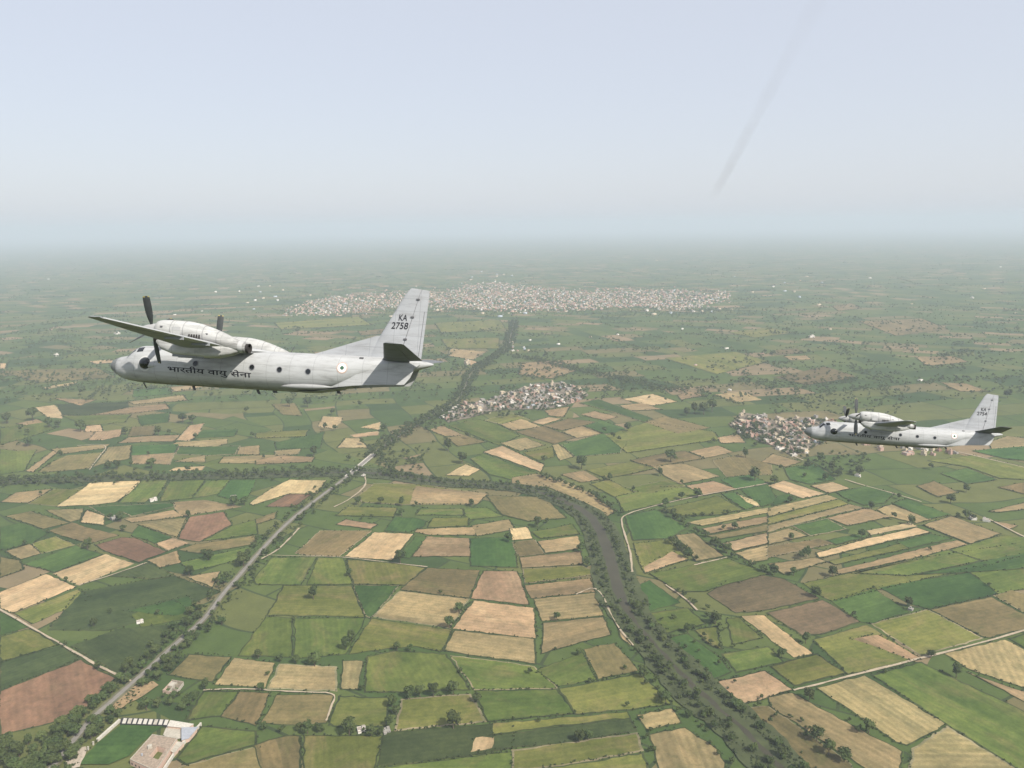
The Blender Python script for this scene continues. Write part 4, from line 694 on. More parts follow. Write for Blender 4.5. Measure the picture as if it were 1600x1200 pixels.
# ------------------------------------------------------------------ transport aircraft
def aircraft_paint(name, col, grime=.55, oil_shade=False, soot=False):
    m, nt, b = new_mat(name); T = NT(nt); tc = T.n('ShaderNodeTexCoord'); P = tc.outputs['Object']
    base = T.ramp(T.noise(P, .35, 4, .6), [(.3, sc(col, .9)), (.7, sc(col, 1.06))])
    mp = T.n('ShaderNodeMapping'); mp.inputs['Scale'].default_value = (.5, 2.2, 3.2); T.l(P, mp.inputs['Vector'])
    streak = T.ramp(T.noise(mp.outputs[0], 1.1, 6, .7, .5), [(.46, (1, 1, 1)), (.74, (grime, grime * .98, grime * .95))])
    base = T.mix(.75, base, streak, 'MULTIPLY')
    sep = T.n('ShaderNodeSeparateXYZ'); T.l(P, sep.inputs[0])
    def joint(o, period, w):                            # fine skin joints
        f = T.math('FRACT', T.math('DIVIDE', T.math('ADD', o, 100.0), period)); return T.math('LESS_THAN', f, w / period)
    ln = T.math('MAXIMUM', joint(sep.outputs[0], 1.65, .03), joint(sep.outputs[2], .83, .02))
    base = T.mix(T.math('MULTIPLY', ln, .42), base, sc(col, .35))
    if oil_shade: base = T.mix(T.ramp(T.noise(mp.outputs[0], .8, 5, .7), [(.3, (.45, .45, .45)), (.55, (1, 1, 1))]), base, T.mix(1.0, base, T.ramp(T.math('MULTIPLY_ADD', sep.outputs[2], .5, .9), [(0.3, (.36, .355, .34)), (.42, (.7, .7, .69)), (.62, (1, 1, 1))]), 'MULTIPLY'))  # belly darkens with height: grime plus shade painted into the skin colour
    if soot:                                            # exhaust stain on the rear of the cowling
        st = T.math('MULTIPLY', T.ramp(T.math('MULTIPLY_ADD', sep.outputs[0], -.5, -5.2), [(0, (0, 0, 0)), (.8, (1, 1, 1))]), T.ramp(T.noise(mp.outputs[0], 1.6, 5, .7), [(.35, (.1, .1, .1)), (.65, (1, 1, 1))]))
        base = T.mix(T.math('MULTIPLY', st, .75), base, (.07, .065, .06))
    T.l(base, b.inputs['Base Color']); b.inputs['Roughness'].default_value = .55; b.inputs['Specular IOR Level'].default_value = .3
    bp = T.n('ShaderNodeBump'); bp.inputs['Strength'].default_value = .12; bp.inputs['Distance'].default_value = .03; T.l(T.noise(P, 1.4, 3), bp.inputs['Height']); T.l(bp.outputs[0], b.inputs['Normal'])
    return m
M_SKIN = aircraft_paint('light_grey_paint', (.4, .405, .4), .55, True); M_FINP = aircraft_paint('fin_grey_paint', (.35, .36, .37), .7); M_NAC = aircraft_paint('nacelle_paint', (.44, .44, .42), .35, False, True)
M_NOSE = aircraft_paint('radome_grey', (.2, .21, .205), .8); M_UNDER = aircraft_paint('wing_shade_grey', (.25, .26, .27), .6)  # wing grey darkened, underside shade put into its colour
M_TAILP = aircraft_paint('tailplane_shade_grey', (.15, .158, .165), .6)  # darker still: the tailplane's underside shade is painted in all over
M_PROP = paint_mat('propeller_black', (.04, .045, .046), .55, .2, 2); M_GLASS = paint_mat('cockpit_glass', (.015, .018, .02), .12, .1, 1, 0, .6); M_RING = paint_mat('window_ring', (.5, .5, .48), .6, .1, 3)
M_INK = paint_mat('marking_black', (.02, .021, .026), .7, .25, 4); M_SAFF = paint_mat('roundel_saffron', (.47, .33, .27), .7, .15, 3); M_RWHITE = paint_mat('roundel_white', (.74, .73, .7), .7, .05, 3); M_RGREEN = paint_mat('roundel_green', (.05, .11, .07), .7, .1, 3)
M_SOOT = paint_mat('exhaust_dark', (.035, .032, .03), .8, .3, 3); M_SPIN = aircraft_paint('spinner_grey', (.4, .4, .39), .8); M_TIP = paint_mat('blade_tip_yellow', (.3, .26, .1), .6, .1, 2)
M_FRAME = paint_mat('frame_grey', (.2, .2, .205), .7, .2, 3)
M_LINE = paint_mat('seam_dark', (.1, .1, .105), .8, .2, 3)

PR = np.array([  # x aft, top, bottom, half width
 (0, -.045, -.065, .01), (.06, .08, -.2, .14), (.2, .24, -.37, .32), (.47, .42, -.56, .52), (.91, .58, -.82, .76), (1.4, .68, -.98, .95), (1.75, .77, -1.05, 1.07), (2.0, 1.0, -1.08, 1.13), (2.3, 1.27, -1.11, 1.19), (2.6, 1.41, -1.13, 1.25), (3.2, 1.46, -1.16, 1.32),
 (4.5, 1.47, -1.18, 1.38), (6.4, 1.46, -1.19, 1.4), (10, 1.46, -1.2, 1.4), (14.5, 1.46, -1.2, 1.4), (16, 1.45, -1.12, 1.38), (17.2, 1.45, -.88, 1.3), (18.5, 1.44, -.5, 1.17), (20, 1.43, -.06, .95), (21.5, 1.4, .38, .66), (22.6, 1.33, .7, .4), (23.3, 1.24, .93, .18), (23.6, 1.16, 1.06, .03)])
def hermite(x, xs, ys):
    d = np.gradient(ys, xs); i = int(np.clip(np.searchsorted(xs, x) - 1, 0, len(xs) - 2)); h = xs[i + 1] - xs[i]; t = (x - xs[i]) / h
    s = (ys[i + 1] - ys[i]) / h; lim = lambda q: 0 if q * s <= 0 else math.copysign(min(abs(q), 3 * abs(s)), q); d0, d1 = lim(d[i]), lim(d[i + 1])
    return (2 * t**3 - 3 * t**2 + 1) * ys[i] + (t**3 - 2 * t**2 + t) * h * d0 + (-2 * t**3 + 3 * t**2) * ys[i + 1] + (t**3 - t**2) * h * d1
def sect(x):
    a = abs(x); tp, bt, hw = (hermite(a, PR[:, 0], PR[:, k]) for k in (1, 2, 3)); return (tp + bt) / 2, (tp - bt) / 2, hw
NEXP = 2.2
def surf(x, th, off=0.0):
    zc, hh, hw = sect(x); c, s = math.cos(th), math.sin(th)
    return Vector((x, (hw + off) * math.copysign(abs(c) ** (2 / NEXP), c), zc + (hh + off) * math.copysign(abs(s) ** (2 / NEXP), s)))
def side(x, z, off=.015, sgn=1):
    zc, hh, hw = sect(x); q = max(-.999, min(.999, (z - zc) / hh)); y = hw * (1 - abs(q) ** NEXP) ** (1 / NEXP)
    nn = Vector((0, abs(y / hw) ** (NEXP - 1) / hw, math.copysign(abs(q) ** (NEXP - 1), q) / hh)).normalized()
    return Vector((x, sgn * (y + nn.y * off), z + nn.z * off))
def loft(rings, close0=True, close1=True):
    n = len(rings[0]); v = [p for r in rings for p in r]; f = []
    for i in range(len(rings) - 1):
        for j in range(n):
            k = (j + 1) % n; f.append((i * n + j, i * n + k, (i + 1) * n + k, (i + 1) * n + j))
    if close0: f.append(tuple(range(n - 1, -1, -1)))
    if close1: f.append(tuple((len(rings) - 1) * n + j for j in range(n)))
    return v, f
def smooth_obj(o, ang=35):
    me = o.data; bm = bmesh.new(); bm.from_mesh(me); bmesh.ops.recalc_face_normals(bm, faces=bm.faces)
    for f in bm.faces: f.smooth = True
    for e in bm.edges:
        if len(e.link_faces) == 2 and e.calc_face_angle(0) > math.radians(ang): e.smooth = False
    bm.to_mesh(me); bm.free(); return o
def foil(name, secs, c0, c1, mat, parent, tdir=(0, 0, 1), n=12):
    """secs: leading edge point, trailing edge point, thickness ratio; chord part c0..c1"""
    td = Vector(tdir); rings = []
    def th(c, t): return t * 5 * (.2969 * math.sqrt(c) - .126 * c - .3516 * c * c + .2843 * c**3 - .1015 * c**4)
    cs = [c0 + (c1 - c0) * (1 - math.cos(math.pi * i / n)) / 2 for i in range(n + 1)]
    for le, te, t in secs:
        le, te = Vector(le), Vector(te); ch = te - le; L = ch.length; up = [le + ch * c + td * (th(max(c, 0), t) * L + (.004 if c > .99 else 0)) for c in cs]; dn = [le + ch * c - td * (th(max(c, 0), t) * L + (.004 if c > .99 else 0)) for c in cs]
        rings.append(up + dn[::-1][(0):] if c0 > 0 else up + dn[::-1][:-1])
    v, f = loft(rings); return smooth_obj(mesh_obj(name, v, f, mat, parent), 40)
def disc(name, xc, zc, r0, r1, mat, parent, sgn=1, off=.015, n=28):
    v = []; f = []
    if r0 == 0: 
        v = [side(xc, zc, off, sgn)] + [side(xc + r1 * math.cos(6.2832 * i / n), zc + r1 * math.sin(6.2832 * i / n), off, sgn) for i in range(n)]; f = [(0, 1 + i, 1 + (i + 1) % n) for i in range(n)]
    else:
        for r in (r0, r1): v += [side(xc + r * math.cos(6.2832 * i / n), zc + r * math.sin(6.2832 * i / n), off, sgn) for i in range(n)]
        f = [(i, n + i, n + (i + 1) % n, (i + 1) % n) for i in range(n)]
    return smooth_obj(mesh_obj(name, v, f, mat, parent))
def skin_patch(name, corners, mat, parent, off=.012, n=6):
    """patch on the fuselage between four (x, angle in degrees) corners, with a thin rim"""
    v = []; f = []
    for i in range(n + 1):
        for j in range(n + 1):
            s, t = i / n, j / n; a, b, c, d = corners; x = (a[0] * (1 - s) + b[0] * s) * (1 - t) + (d[0] * (1 - s) + c[0] * s) * t; th = (a[1] * (1 - s) + b[1] * s) * (1 - t) + (d[1] * (1 - s) + c[1] * s) * t
            v.append(surf(x, math.radians(th), off))
    for i in range(n):
        for j in range(n): k = i * (n + 1) + j; f.append((k, k + 1, k + n + 2, k + n + 1))
    return smooth_obj(mesh_obj(name, v, f, mat, parent))
def text_mesh(txt, size, align='LEFT'):
    cu = bpy.data.curves.new('lettering', 'FONT'); cu.body = txt; cu.size = size; cu.resolution_u = 3; cu.offset = .012 * size; o = bpy.data.objects.new('lettering', cu); COL.objects.link(o)
    bpy.context.view_layer.update(); dg = bpy.context.evaluated_depsgraph_get(); me = bpy.data.meshes.new_from_object(o.evaluated_get(dg)); bpy.data.objects.remove(o); return me
def text_on(name, txt, width, height, mapper, parent, mat, cuts=6):
    me = text_mesh(txt, 1.0); bm = bmesh.new(); bm.from_mesh(me); bpy.data.meshes.remove(me)
    xs = [v.co.x for v in bm.verts]; ys = [v.co.y for v in bm.verts]; x0, x1, y0, y1 = min(xs), max(xs), min(ys), max(ys)
    for v in bm.verts: v.co.x = (v.co.x - x0) / (x1 - x0) * width; v.co.y = (v.co.y - y0) / (y1 - y0) * height; v.co.z = 0
    for k in range(1, cuts):
        bmesh.ops.bisect_plane(bm, geom=bm.verts[:] + bm.edges[:] + bm.faces[:], plane_co=(0, height * k / cuts, 0), plane_no=(0, 1, 0))
    for v in bm.verts: v.co = mapper(v.co.x, v.co.y)
    out = bpy.data.meshes.new(name); bm.to_mesh(out); bm.free(); out.materials.append(mat); return link(name, out, parent)

FIN_LE = lambda z: -18.87 - .545 * (z - 1.2) if z < 6 else -21.62
FIN_TE = lambda z: -22.72 - .06 * (z - 1.2)
FIN_HG = lambda z: -21.17 - .238 * (z - 1.2)
def fin_y(x, z):
    c = (FIN_LE(z) - x) / max(.1, FIN_LE(z) - FIN_TE(z)); c = min(max(c, 0), 1); t = .1 * 5 * (.2969 * math.sqrt(c) - .126 * c - .3516 * c * c + .2843 * c**3 - .1015 * c**4); return t * (FIN_LE(z) - FIN_TE(z))

def build_aircraft():
    A = empty('transport_aircraft')
    # fuselage
    NR = 56; xs = sorted(set([-.9, -.95] + [-a for a in np.concatenate([np.linspace(.95, 4, 34), np.linspace(4.2, 14.5, 22), np.linspace(14.8, 23.6, 40)])]), reverse=True)
    ring = lambda x, off=0.0: [surf(x, 2 * math.pi * j / NR, off) for j in range(NR)]
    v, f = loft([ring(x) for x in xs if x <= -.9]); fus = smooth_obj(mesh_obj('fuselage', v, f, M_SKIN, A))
    v, f = loft([ring(-a) for a in (.0, .02, .06, .12, .2, .32, .47, .6, .75, .9)]); smooth_obj(mesh_obj('nose_cone', v, f, M_NOSE, A))
    # cockpit glazing
    for sg in (0, 1):
        mir = lambda P: [(x, 180 - t) for x, t in P] if sg else P
        skin_patch('windshield_pane', mir([(-1.8, 62), (-1.8, 87), (-2.36, 87), (-2.34, 66)]), M_GLASS, A)
        skin_patch('windshield_pane', mir([(-1.84, 33), (-1.82, 57), (-2.36, 61), (-2.5, 40)]), M_GLASS, A)
        skin_patch('cockpit_window', mir([(-2.68, 33), (-2.6, 55), (-3.05, 59), (-3.15, 36)]), M_GLASS, A)
    # blister window
    v = []; f = []; NB = 20
    for i in range(7):
        a = math.pi / 2 * i / 6
        for j in range(NB):
            t = 6.2832 * j / NB; p = side(-3.55 + .44 * math.cos(t) * math.cos(a), .12 + .4 * math.sin(t) * math.cos(a), .0); v.append(p + Vector((-.06 * math.sin(a), .34 * math.sin(a), .02)))
    f = [(i * NB + j, i * NB + (j + 1) % NB, (i + 1) * NB + (j + 1) % NB, (i + 1) * NB + j) for i in range(6) for j in range(NB)]
    smooth_obj(mesh_obj('blister_window', v, f, M_GLASS, A))
    disc('blister_frame', -3.55, .12, .43, .52, M_RING, A, 1, .02)
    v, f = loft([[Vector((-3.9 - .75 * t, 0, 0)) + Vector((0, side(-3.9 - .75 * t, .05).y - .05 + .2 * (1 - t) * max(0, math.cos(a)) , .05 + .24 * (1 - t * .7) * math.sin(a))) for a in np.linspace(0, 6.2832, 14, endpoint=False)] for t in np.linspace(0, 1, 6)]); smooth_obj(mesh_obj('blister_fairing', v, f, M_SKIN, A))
    # cabin windows, roundels
    for sg in (1, -1):
        for (x, z) in ((-7.37, .28), (-11.5, .22), (-13.48, .16), (-15.5, .13)):
            w = disc('cabin_window', x, z, 0, .17, M_GLASS, A, sg, .012); r = disc('window_frame', x, z, .17, .215, M_FRAME, None, sg, .016); r.parent = w
        e = disc('roundel', -17.78, .5, .3, .37, M_SAFF, A, sg, .012); disc('white_ring', -17.78, .5, .13, .3, M_RWHITE, e, sg, .013); disc('green_centre', -17.78, .5, 0, .13, M_RGREEN, e, sg, .014)
    # fuselage lettering on the port side
    text_on('hindi_lettering', 'भारतीय वायु सेना', 6.15, .56, lambda a, b: side(-5.32 - a, -.46 + b - .022 * a, .01), A, M_INK, 7)
    # wing
    W = [((-7.75, y, 1.32), (-11.3, y, 1.28), .16) for y in (-4.4, 0, 4.4)]; tip = lambda s: ((-9.25, s * 14.45, 1.42), (-10.35, s * 14.45, 1.42), .12); tip2 = lambda s: ((-9.45, s * 14.62, 1.43), (-10.25, s * 14.62, 1.43), .05)
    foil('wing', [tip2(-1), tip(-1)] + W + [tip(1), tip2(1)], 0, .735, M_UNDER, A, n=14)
    lerp = lambda s, y: tuple(Vector(W[2][k] if k < 2 else 0).lerp(Vector(tip(1)[k]), (y - 4.4) / 10.05) for k in (0, 1))
    def secw(s, y):
        if y <= 4.4: le, te, t = (-7.75, y, 1.32), (-11.3, y, 1.28), .16
        else: le, te = lerp(1, y); t = .16 - .04 * (y - 4.4) / 10.05
        return ((le[0], s * le[1], le[2]), (te[0], s * te[1], te[2]), t)
    for s in (1, -1):
        for (y0, y1, nm) in ((.15, 3.2, 'flap'), (4.75, 9.6, 'flap'), (9.66, 14.4, 'aileron')): foil(nm, [((l[0], l[1], l[2] + .07 * 2.92), (e_[0], e_[1], e_[2] - .07), t_) for l, e_, t_ in (secw(s, y0), secw(s, (y0 + y1) / 2), secw(s, y1))], .745, 1.0, M_SKIN, A)
        for y in (6.2, 8.6): m = MB(); le, te, t = secw(s, y); m.box((te[0] + .55, s * y, te[2] - .16), (1.2, .09, .2)); m.build('flap_track', M_UNDER, A)
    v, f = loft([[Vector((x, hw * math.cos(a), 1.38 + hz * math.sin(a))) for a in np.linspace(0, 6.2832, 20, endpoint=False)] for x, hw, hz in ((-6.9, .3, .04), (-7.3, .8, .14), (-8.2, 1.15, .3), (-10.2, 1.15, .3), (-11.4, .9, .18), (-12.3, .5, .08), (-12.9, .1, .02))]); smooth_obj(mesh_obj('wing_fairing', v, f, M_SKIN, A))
    # engines
    for s in (1, -1):
        yc = 3.95 * s
        S = [(-6.12, 2.12, .5, .52), (-6.25, 2.12, .62, .64), (-6.5, 2.12, .66, .69), (-7.2, 2.12, .68, .71), (-8.4, 2.08, .68, .71), (-9.3, 1.98, .65, .66), (-10.1, 1.83, .58, .57), (-10.9, 1.6, .54, .52), (-11.7, 1.37, .41, .4), (-12.3, 1.24, .33, .32), (-12.42, 1.22, .32, .31)]
        v, f = loft([[Vector((x, yc + w * math.cos(a), z + h * math.sin(a))) for a in np.linspace(0, 6.2832, 30, endpoint=False)] for x, z, w, h in S]); nac = smooth_obj(mesh_obj('engine_nacelle', v, f, M_NAC, A))
        def band(nm, x, wd, mat, par, k=1.006):
            i = np.array([q[0] for q in S][::-1]); g = lambda x_, c: float(np.interp(x_, i, [q[c] for q in S][::-1]))
            v, f = loft([[Vector((xx, yc + (g(xx, 2) + .012) * math.cos(a), g(xx, 1) + (g(xx, 3) + .012) * math.sin(a))) for a in np.linspace(0, 6.2832, 30, endpoint=False)] for xx in (x, x - wd)], False, False); return smooth_obj(mesh_obj(nm, v, f, mat, par))
        for x in (-7.35, -8.25, -9.6, -10.55): band('cowl_seam', x, .035, M_FRAME, nac)
        band('exhaust_shroud', -11.95, .3, M_SPIN, nac)
        v, f = loft([[Vector((x, yc + r * math.cos(a), 1.22 + r * math.sin(a))) for a in np.linspace(0, 6.2832, 20, endpoint=False)] for x, r in ((-12.41, .29), (-12.62, .31), (-12.61, .27), (-12.45, .25))], True, True); smooth_obj(mesh_obj('exhaust_pipe', v, f, M_SOOT, A))
        for k in range(5): m = MB(); m.box((-8.75 - .17 * k, yc + s * (.672 - .012 * k), 1.72), (.09, .04, .34)); m.build('cooling_louvre', M_SOOT, nac)
        for (x, z) in ((-6.75, 2.3), (-7.3, 1.75), (-9.9, 1.95)): m = MB(); m.box((x, yc + s * (.655 if x > -9 else .57), z), (.16, .05, .1)); m.build('cowl_latch', M_LINE, nac)
        m = MB(); m.box((-7.8, yc + s * .675, 2.02), (.62, .03, .6), 0); m.build('access_panel', M_SPIN, nac)
        # wheel bay below the wing
        S2 = [(-6.3, 1.5, 1.25, .4), (-6.7, 1.6, .86, .56), (-7.5, 1.6, .6, .64), (-9.4, 1.4, .5, .64), (-10.4, 1.3, .5, .58), (-11.4, 1.25, .72, .4), (-12.2, 1.24, 1.02, .14)]
        rr = lambda x, zt, zb, w: [Vector((x, yc + w * math.copysign(abs(math.cos(a)) ** .5, math.cos(a)), (zt + zb) / 2 + (zt - zb) / 2 * math.copysign(abs(math.sin(a)) ** .5, math.sin(a)))) for a in np.linspace(0, 6.2832, 28, endpoint=False)]
        v, f = loft([rr(*q) for q in S2]); wb = smooth_obj(mesh_obj('wheel_bay', v, f, M_NAC, A))
        for q in (1, -1): m = MB(); m.box((-8.6, yc + q * .33, .53), (2.2, .05, .16)); m.build('wheel_bay_door', M_UNDER, wb)
        v, f = loft([[Vector((x, yc + w * math.cos(a), 1.55 + h * math.sin(a))) for a in np.linspace(0, 6.2832, 18, endpoint=False)] for x, w, h in ((-6.16, .34, .17), (-6.1, .4, .22), (-6.5, .42, .24))]); smooth_obj(mesh_obj('air_intake', v, f, M_SOOT, A))
        # propeller
        hub = (-5.72, yc, 2.12)
        v, f = loft([[Vector((x, r * math.cos(a), r * math.sin(a))) for a in np.linspace(0, 6.2832, 22, endpoint=False)] for x, r in ((.95, .01), (.9, .1), (.72, .22), (.4, .34), (0, .42), (-.38, .46))]); pr = smooth_obj(mesh_obj('propeller', v, f, M_SPIN, A)); pr.location = hub
        for k in range(4):
            rings = []
            for q in range(11):
                r = (.34, .5, .7, .95, 1.2, 1.45, 1.7, 1.95, 2.1, 2.22, 2.3)[q]; tw = math.radians(80 - 16 * q / 10); ch = [.16, .2, .3, .39, .44, .46, .46, .45, .44, .41, .36][q]; tk = .1 * (1 - q / 11) + .02
                rings.append([Vector((math.sin(tw) * c * ch + math.cos(tw) * t * tk, math.cos(tw) * c * ch - math.sin(tw) * t * tk, r)) for c, t in ((-.5, 0), (-.25, .4), (.15, .5), (.5, 0), (.15, -.5), (-.25, -.4))])
            v, f = loft(rings); nf = len(f); b = mesh_obj('propeller_blade', v, f, [M_PROP, M_TIP], pr, [1 if (i >= 9 * 6 and i < 60 and i % 2) else 0 for i in range(nf)]); smooth_obj(b, 50)
            b.rotation_euler = (math.radians((63 if s > 0 else 92) - 90 + 90 * k), 0, 0)
    # tail
    fs = [((FIN_LE(z), 0, z), (FIN_TE(z), 0, z), .1) for z in (1.15, 2.5, 4, 5.6)] + [((-21.5, 0, 5.95), (-22.98, 0, 5.9), .09), ((-21.72, 0, 6.17), (-22.98, 0, 6.02), .05)]
    foil('fin', fs, 0, .60, M_FINP, A, (0, 1, 0)); rud = foil('rudder', fs, .612, 1.0, M_FINP, A, (0, 1, 0))
    m = MB()
    for sg in (1, -1):
        for (x0, z0, x1, z1, w) in ((FIN_TE(1.6) + .22, 1.6, FIN_TE(4.6) + .2, 4.6, .03),): m.add([(x0, sg * .035, z0), (x0 - w, sg * .034, z0), (x1 - w, sg * .026, z1), (x1, sg * .027, z1)], [(0, 1, 2, 3)])
    m.build('trim_tab_seam', M_LINE, rud)
    for z in (2.7, 4.2, 5.4): m = MB(); x = FIN_LE(z) + (FIN_TE(z) - FIN_LE(z)) * .606; m.box((x, 0, z), (.22, fin_y(x, z) * 2 + .12, .1)); m.build('rudder_hinge', M_LINE, A)
    v = []
    for x, z in ((-15.2, 1.44), (-16.5, 1.86), (-18, 2.36), (-19.55, 2.86), (-20.1, 2.9)): v += [(x, -.03, z), (x, .03, z)]
    for x in (-15.2, -16.5, -18, -19.55, -20.1): wd = .035 + .1 * min(1, (-15.2 - x) / 3.5); v += [(x, -wd, 1.38), (x, wd, 1.38)]
    f = []
    for i in range(4): a = 2 * i; b = 10 + 2 * i; f += [(a, a + 2, a + 3, a + 1), (a, b, b + 2, a + 2), (a + 1, a + 3, b + 3, b + 1), (b, b + 1, b + 3, b + 2)]
    f += [(0, 1, 11, 10), (8, 18, 19, 9)]
    smooth_obj(mesh_obj('dorsal_fin', v, f, M_FINP, A), 30)
    for s in (1, -1):
        ts = [((-20.1, s * .3, 1.24), (-23.1, s * .3, 1.18), .11), ((-20.45, s * .9, 1.32), (-23.1, s * .9, 1.25), .11), ((-21.75, s * 4.85, 1.83), (-23.08, s * 4.85, 1.78), .1), ((-21.95, s * 5.02, 1.86), (-23.0, s * 5.02, 1.81), .05)]
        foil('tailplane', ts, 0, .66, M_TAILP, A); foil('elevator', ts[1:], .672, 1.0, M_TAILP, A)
        # strakes below the tail
        o_ = [(-16.6, .72, -.3, -.86), (-17.7, .93, .1, -.72), (-18.7, 1.04, .5, -.6), (-19.8, .95, .8, -.5), (-21, .8, 1.0, -.42), (-21.9, .66, 1.1, -.36), (-22.25, .6, 1.12, .1), (-22.5, .52, 1.14, .75), (-22.8, .42, 1.15, 1.02)]
        v = []
        for x, y, zt, zb in o_: v += [(x, s * (y - .035), zt), (x, s * (y + .035), zt), (x, s * (y + .03), zb), (x, s * (y - .03), zb)]
        f = [];
        for i in range(len(o_) - 1):
            for j in range(4): f.append((4 * i + j, 4 * i + (j + 1) % 4, 4 * i + 4 + (j + 1) % 4, 4 * i + 4 + j))
        f += [(3, 2, 1, 0), tuple(4 * (len(o_) - 1) + j for j in range(4))]
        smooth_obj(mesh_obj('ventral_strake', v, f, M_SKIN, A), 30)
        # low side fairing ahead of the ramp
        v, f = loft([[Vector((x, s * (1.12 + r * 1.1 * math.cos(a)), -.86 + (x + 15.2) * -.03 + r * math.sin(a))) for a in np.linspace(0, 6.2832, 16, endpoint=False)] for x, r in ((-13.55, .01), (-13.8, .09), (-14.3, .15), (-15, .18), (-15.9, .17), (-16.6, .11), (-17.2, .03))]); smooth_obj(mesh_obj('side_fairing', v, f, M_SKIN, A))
    # aerials and fittings under and over the hull
    for (x, z0, dz, dx, w) in ((-2.6, -1.1, -.42, -.3, .04), (-6.4, -1.17, -.3, -.14, .1), (-11.2, -1.18, -.3, -.18, .1), (-12.4, -1.18, -.16, -.08, .16), (-17.0, -.95, -.2, -.1, .12)):
        m = MB(); m.add([(x, -.025, z0), (x - w * 2, -.025, z0), (x - w * 2 + dx, -.012, z0 + dz), (x + dx, -.012, z0 + dz), (x, .025, z0), (x - w * 2, .025, z0), (x - w * 2 + dx, .012, z0 + dz), (x + dx, .012, z0 + dz)], [(0, 1, 2, 3), (7, 6, 5, 4), (0, 3, 7, 4), (1, 5, 6, 2), (3, 2, 6, 7), (0, 4, 5, 1)]); m.build('blade_aerial', M_LINE, A)
    for (x, dz) in ((-5.2, .5), (-13.5, .45)):
        m = MB(); m.tube((x, 0, 1.42), (x - .25, 0, 1.46 + dz), .03, .015, 6); m.build('whip_aerial', M_LINE, A)
    m = MB(); p = side(-18.9, 1.2, 0); m.box((p.x, p.y - .02, p.z), (.26, .1, .2)); m.build('vent', M_LINE, A)
    m = MB(); m.tube((-1.0, .5, -.5), (-.55, .78, -.62), .02, .015, 6); m.build('pitot_tube', M_LINE, A)
    # belly lettering strip and ramp edge
    v, f = loft([[Vector((x, hw * math.cos(a), zc + .05 * math.sin(a))) for a in np.linspace(0, 6.2832, 14, endpoint=False)] for x, hw, zc in ((-14.6, .7, -1.16), (-15.6, .75, -1.13), (-17.2, .72, -.86), (-18.2, .6, -.58))]); smooth_obj(mesh_obj('cargo_ramp', v, f, M_UNDER, A))
    return A
def tail_number(A, number):
    for sg in (1,):
        for txt, x, z, w, h in (('KA', -21.02, 3.93, .58, .42), (number, -20.55, 3.36, 1.14, .46)):
            text_on('tail_lettering', txt, w, h, lambda a, b, x=x, z=z: Vector((x - a - .12 * b, fin_y(x - a, z + b) + .02, z + b)), A, M_INK, 3)
def copy_tree(o, parent=None):
    c = o.copy(); COL.objects.link(c); c.parent = parent
    for ch in o.children: copy_tree(ch, c)
    return c
def pose(A, t, h, p, r):
    h, p, r = map(math.radians, (h, p, r)); f = Vector((-math.cos(h) * math.cos(p), math.sin(h) * math.cos(p), math.sin(p))); l0 = Vector((-math.sin(h), -math.cos(h), 0)); u0 = f.cross(l0)
    l = l0 * math.cos(r) + u0 * math.sin(r); u = -l0 * math.sin(r) + u0 * math.cos(r)
    A.matrix_world = Matrix(((f.x, l.x, u.x, t[0]), (f.y, l.y, u.y, t[1]), (f.z, l.z, u.z, t[2] + CAM_Z), (0, 0, 0, 1)))
plane = build_aircraft(); plane2 = copy_tree(plane)
tail_number(plane, '2758'); tail_number(plane2, '2754')
pose(plane, (-28.43, 55.77, -9.36), 10.62, 1.6, 15.7); pose(plane2, (38.73, 102.5, -27.27), 14.6, .9, 15.7)
for o in plane2.children:
    if o.name.startswith('propeller'):
        for b in o.children: b.rotation_euler.x += math.radians(33)
tag(plane, 'large light grey twin-propeller transport aircraft banking at left, tail number 2758', 'aircraft', 'aircraft flying in formation')
tag(plane2, 'smaller, farther grey twin-propeller transport aircraft flying at the right edge', 'aircraft', 'aircraft flying in formation')

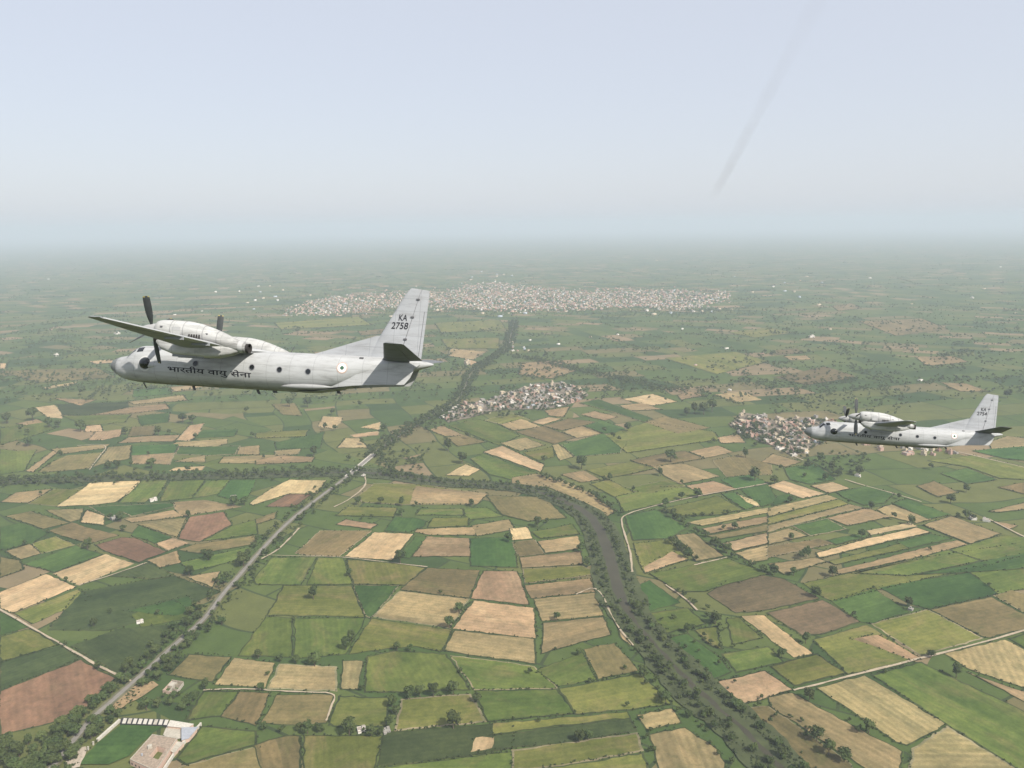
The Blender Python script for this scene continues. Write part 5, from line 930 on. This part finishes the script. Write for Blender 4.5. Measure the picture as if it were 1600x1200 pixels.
# ------------------------------------------------------------------ smoke trail and haze
def smoke():
    az = math.atan((1086 - 800) / FPX); d = Vector((math.sin(az), math.cos(az), 0)); h = CAM_Z + 200
    # straight trail at constant height: from the overhead end (upper edge of the photograph) to far ahead
    q = RT * ((1300 - 800) / FPX) + UP * ((600 + 40) / FPX) + FW; s = 200 / q.z; p0 = Vector((q.x * s, q.y * s, h)); rings = []; n = 12
    q = RT * ((1100 - 800) / FPX) + UP * ((600 - 336) / FPX) + FW; s = 200 / q.z; p1 = Vector((q.x * s, q.y * s, h)); L = (p1 - p0).length; d = (p1 - p0).normalized(); a_ = d.orthogonal().normalized(); b_ = d.cross(a_)
    for k in range(41):
        t = (k / 40) ** 2; r = 8.5 + 92 * t; r *= rng.uniform(.9, 1.1); c = p0 + d * (L * t) + a_ * rng.gauss(0, .25 + 1.2 * t)
        rings.append([c + a_ * (r * math.cos(6.2832 * j / n)) + b_ * (r * math.sin(6.2832 * j / n)) for j in range(n)])
    v, f = loft(rings); m = bpy.data.materials.new('exhaust_smoke'); m.use_nodes = True; nt = m.node_tree; nt.nodes.clear(); out = nt.nodes.new('ShaderNodeOutputMaterial'); pv = nt.nodes.new('ShaderNodeVolumePrincipled')
    tc = nt.nodes.new('ShaderNodeTexCoord'); T = NT(nt); sy = T.n('ShaderNodeSeparateXYZ'); T.l(tc.outputs['Object'], sy.inputs[0]); mr = T.n('ShaderNodeMapRange'); T.l(sy.outputs[1], mr.inputs[0]); mr.interpolation_type = 'SMOOTHERSTEP'; mr.inputs[1].default_value = p0.y; mr.inputs[2].default_value = p0.y + 6500; mr.inputs[3].default_value = .0014; mr.inputs[4].default_value = 0.0
    nt.links.new(T.math('MULTIPLY', T.ramp(T.noise(tc.outputs['Object'], .03, 3), [(.35, (.15, .15, .15)), (.7, (1, 1, 1))]), mr.outputs[0]), pv.inputs['Density'])
    pv.inputs['Color'].default_value = (.42, .41, .42, 1); nt.links.new(pv.outputs[0], out.inputs['Volume'])
    o = smooth_obj(mesh_obj('smoke_trail', v, f, m)); tag(o, 'faint dark exhaust smoke trail slanting up the pale sky', 'smoke', kind='stuff')
smoke()
def haze():
    R = 47000.0; z0, z1 = -1.0, 500.0; m = MB(); m.prism([(-R, -R), (R, -R), (R, R), (-R, R)], z0, z1)
    mt = bpy.data.materials.new('haze_air'); mt.use_nodes = True; nt = mt.node_tree; nt.nodes.clear(); out = nt.nodes.new('ShaderNodeOutputMaterial'); pv = nt.nodes.new('ShaderNodeVolumePrincipled')
    pv.inputs['Color'].default_value = (.64, .715, .795, 1); pv.inputs['Density'].default_value = HAZE; pv.inputs['Anisotropy'].default_value = 0.0; nt.links.new(pv.outputs[0], out.inputs['Volume'])
    o = m.build('haze', mt); tag(o, 'pale summer haze over the farmland', 'haze', kind='stuff')
HAZE = 0.00011
haze()
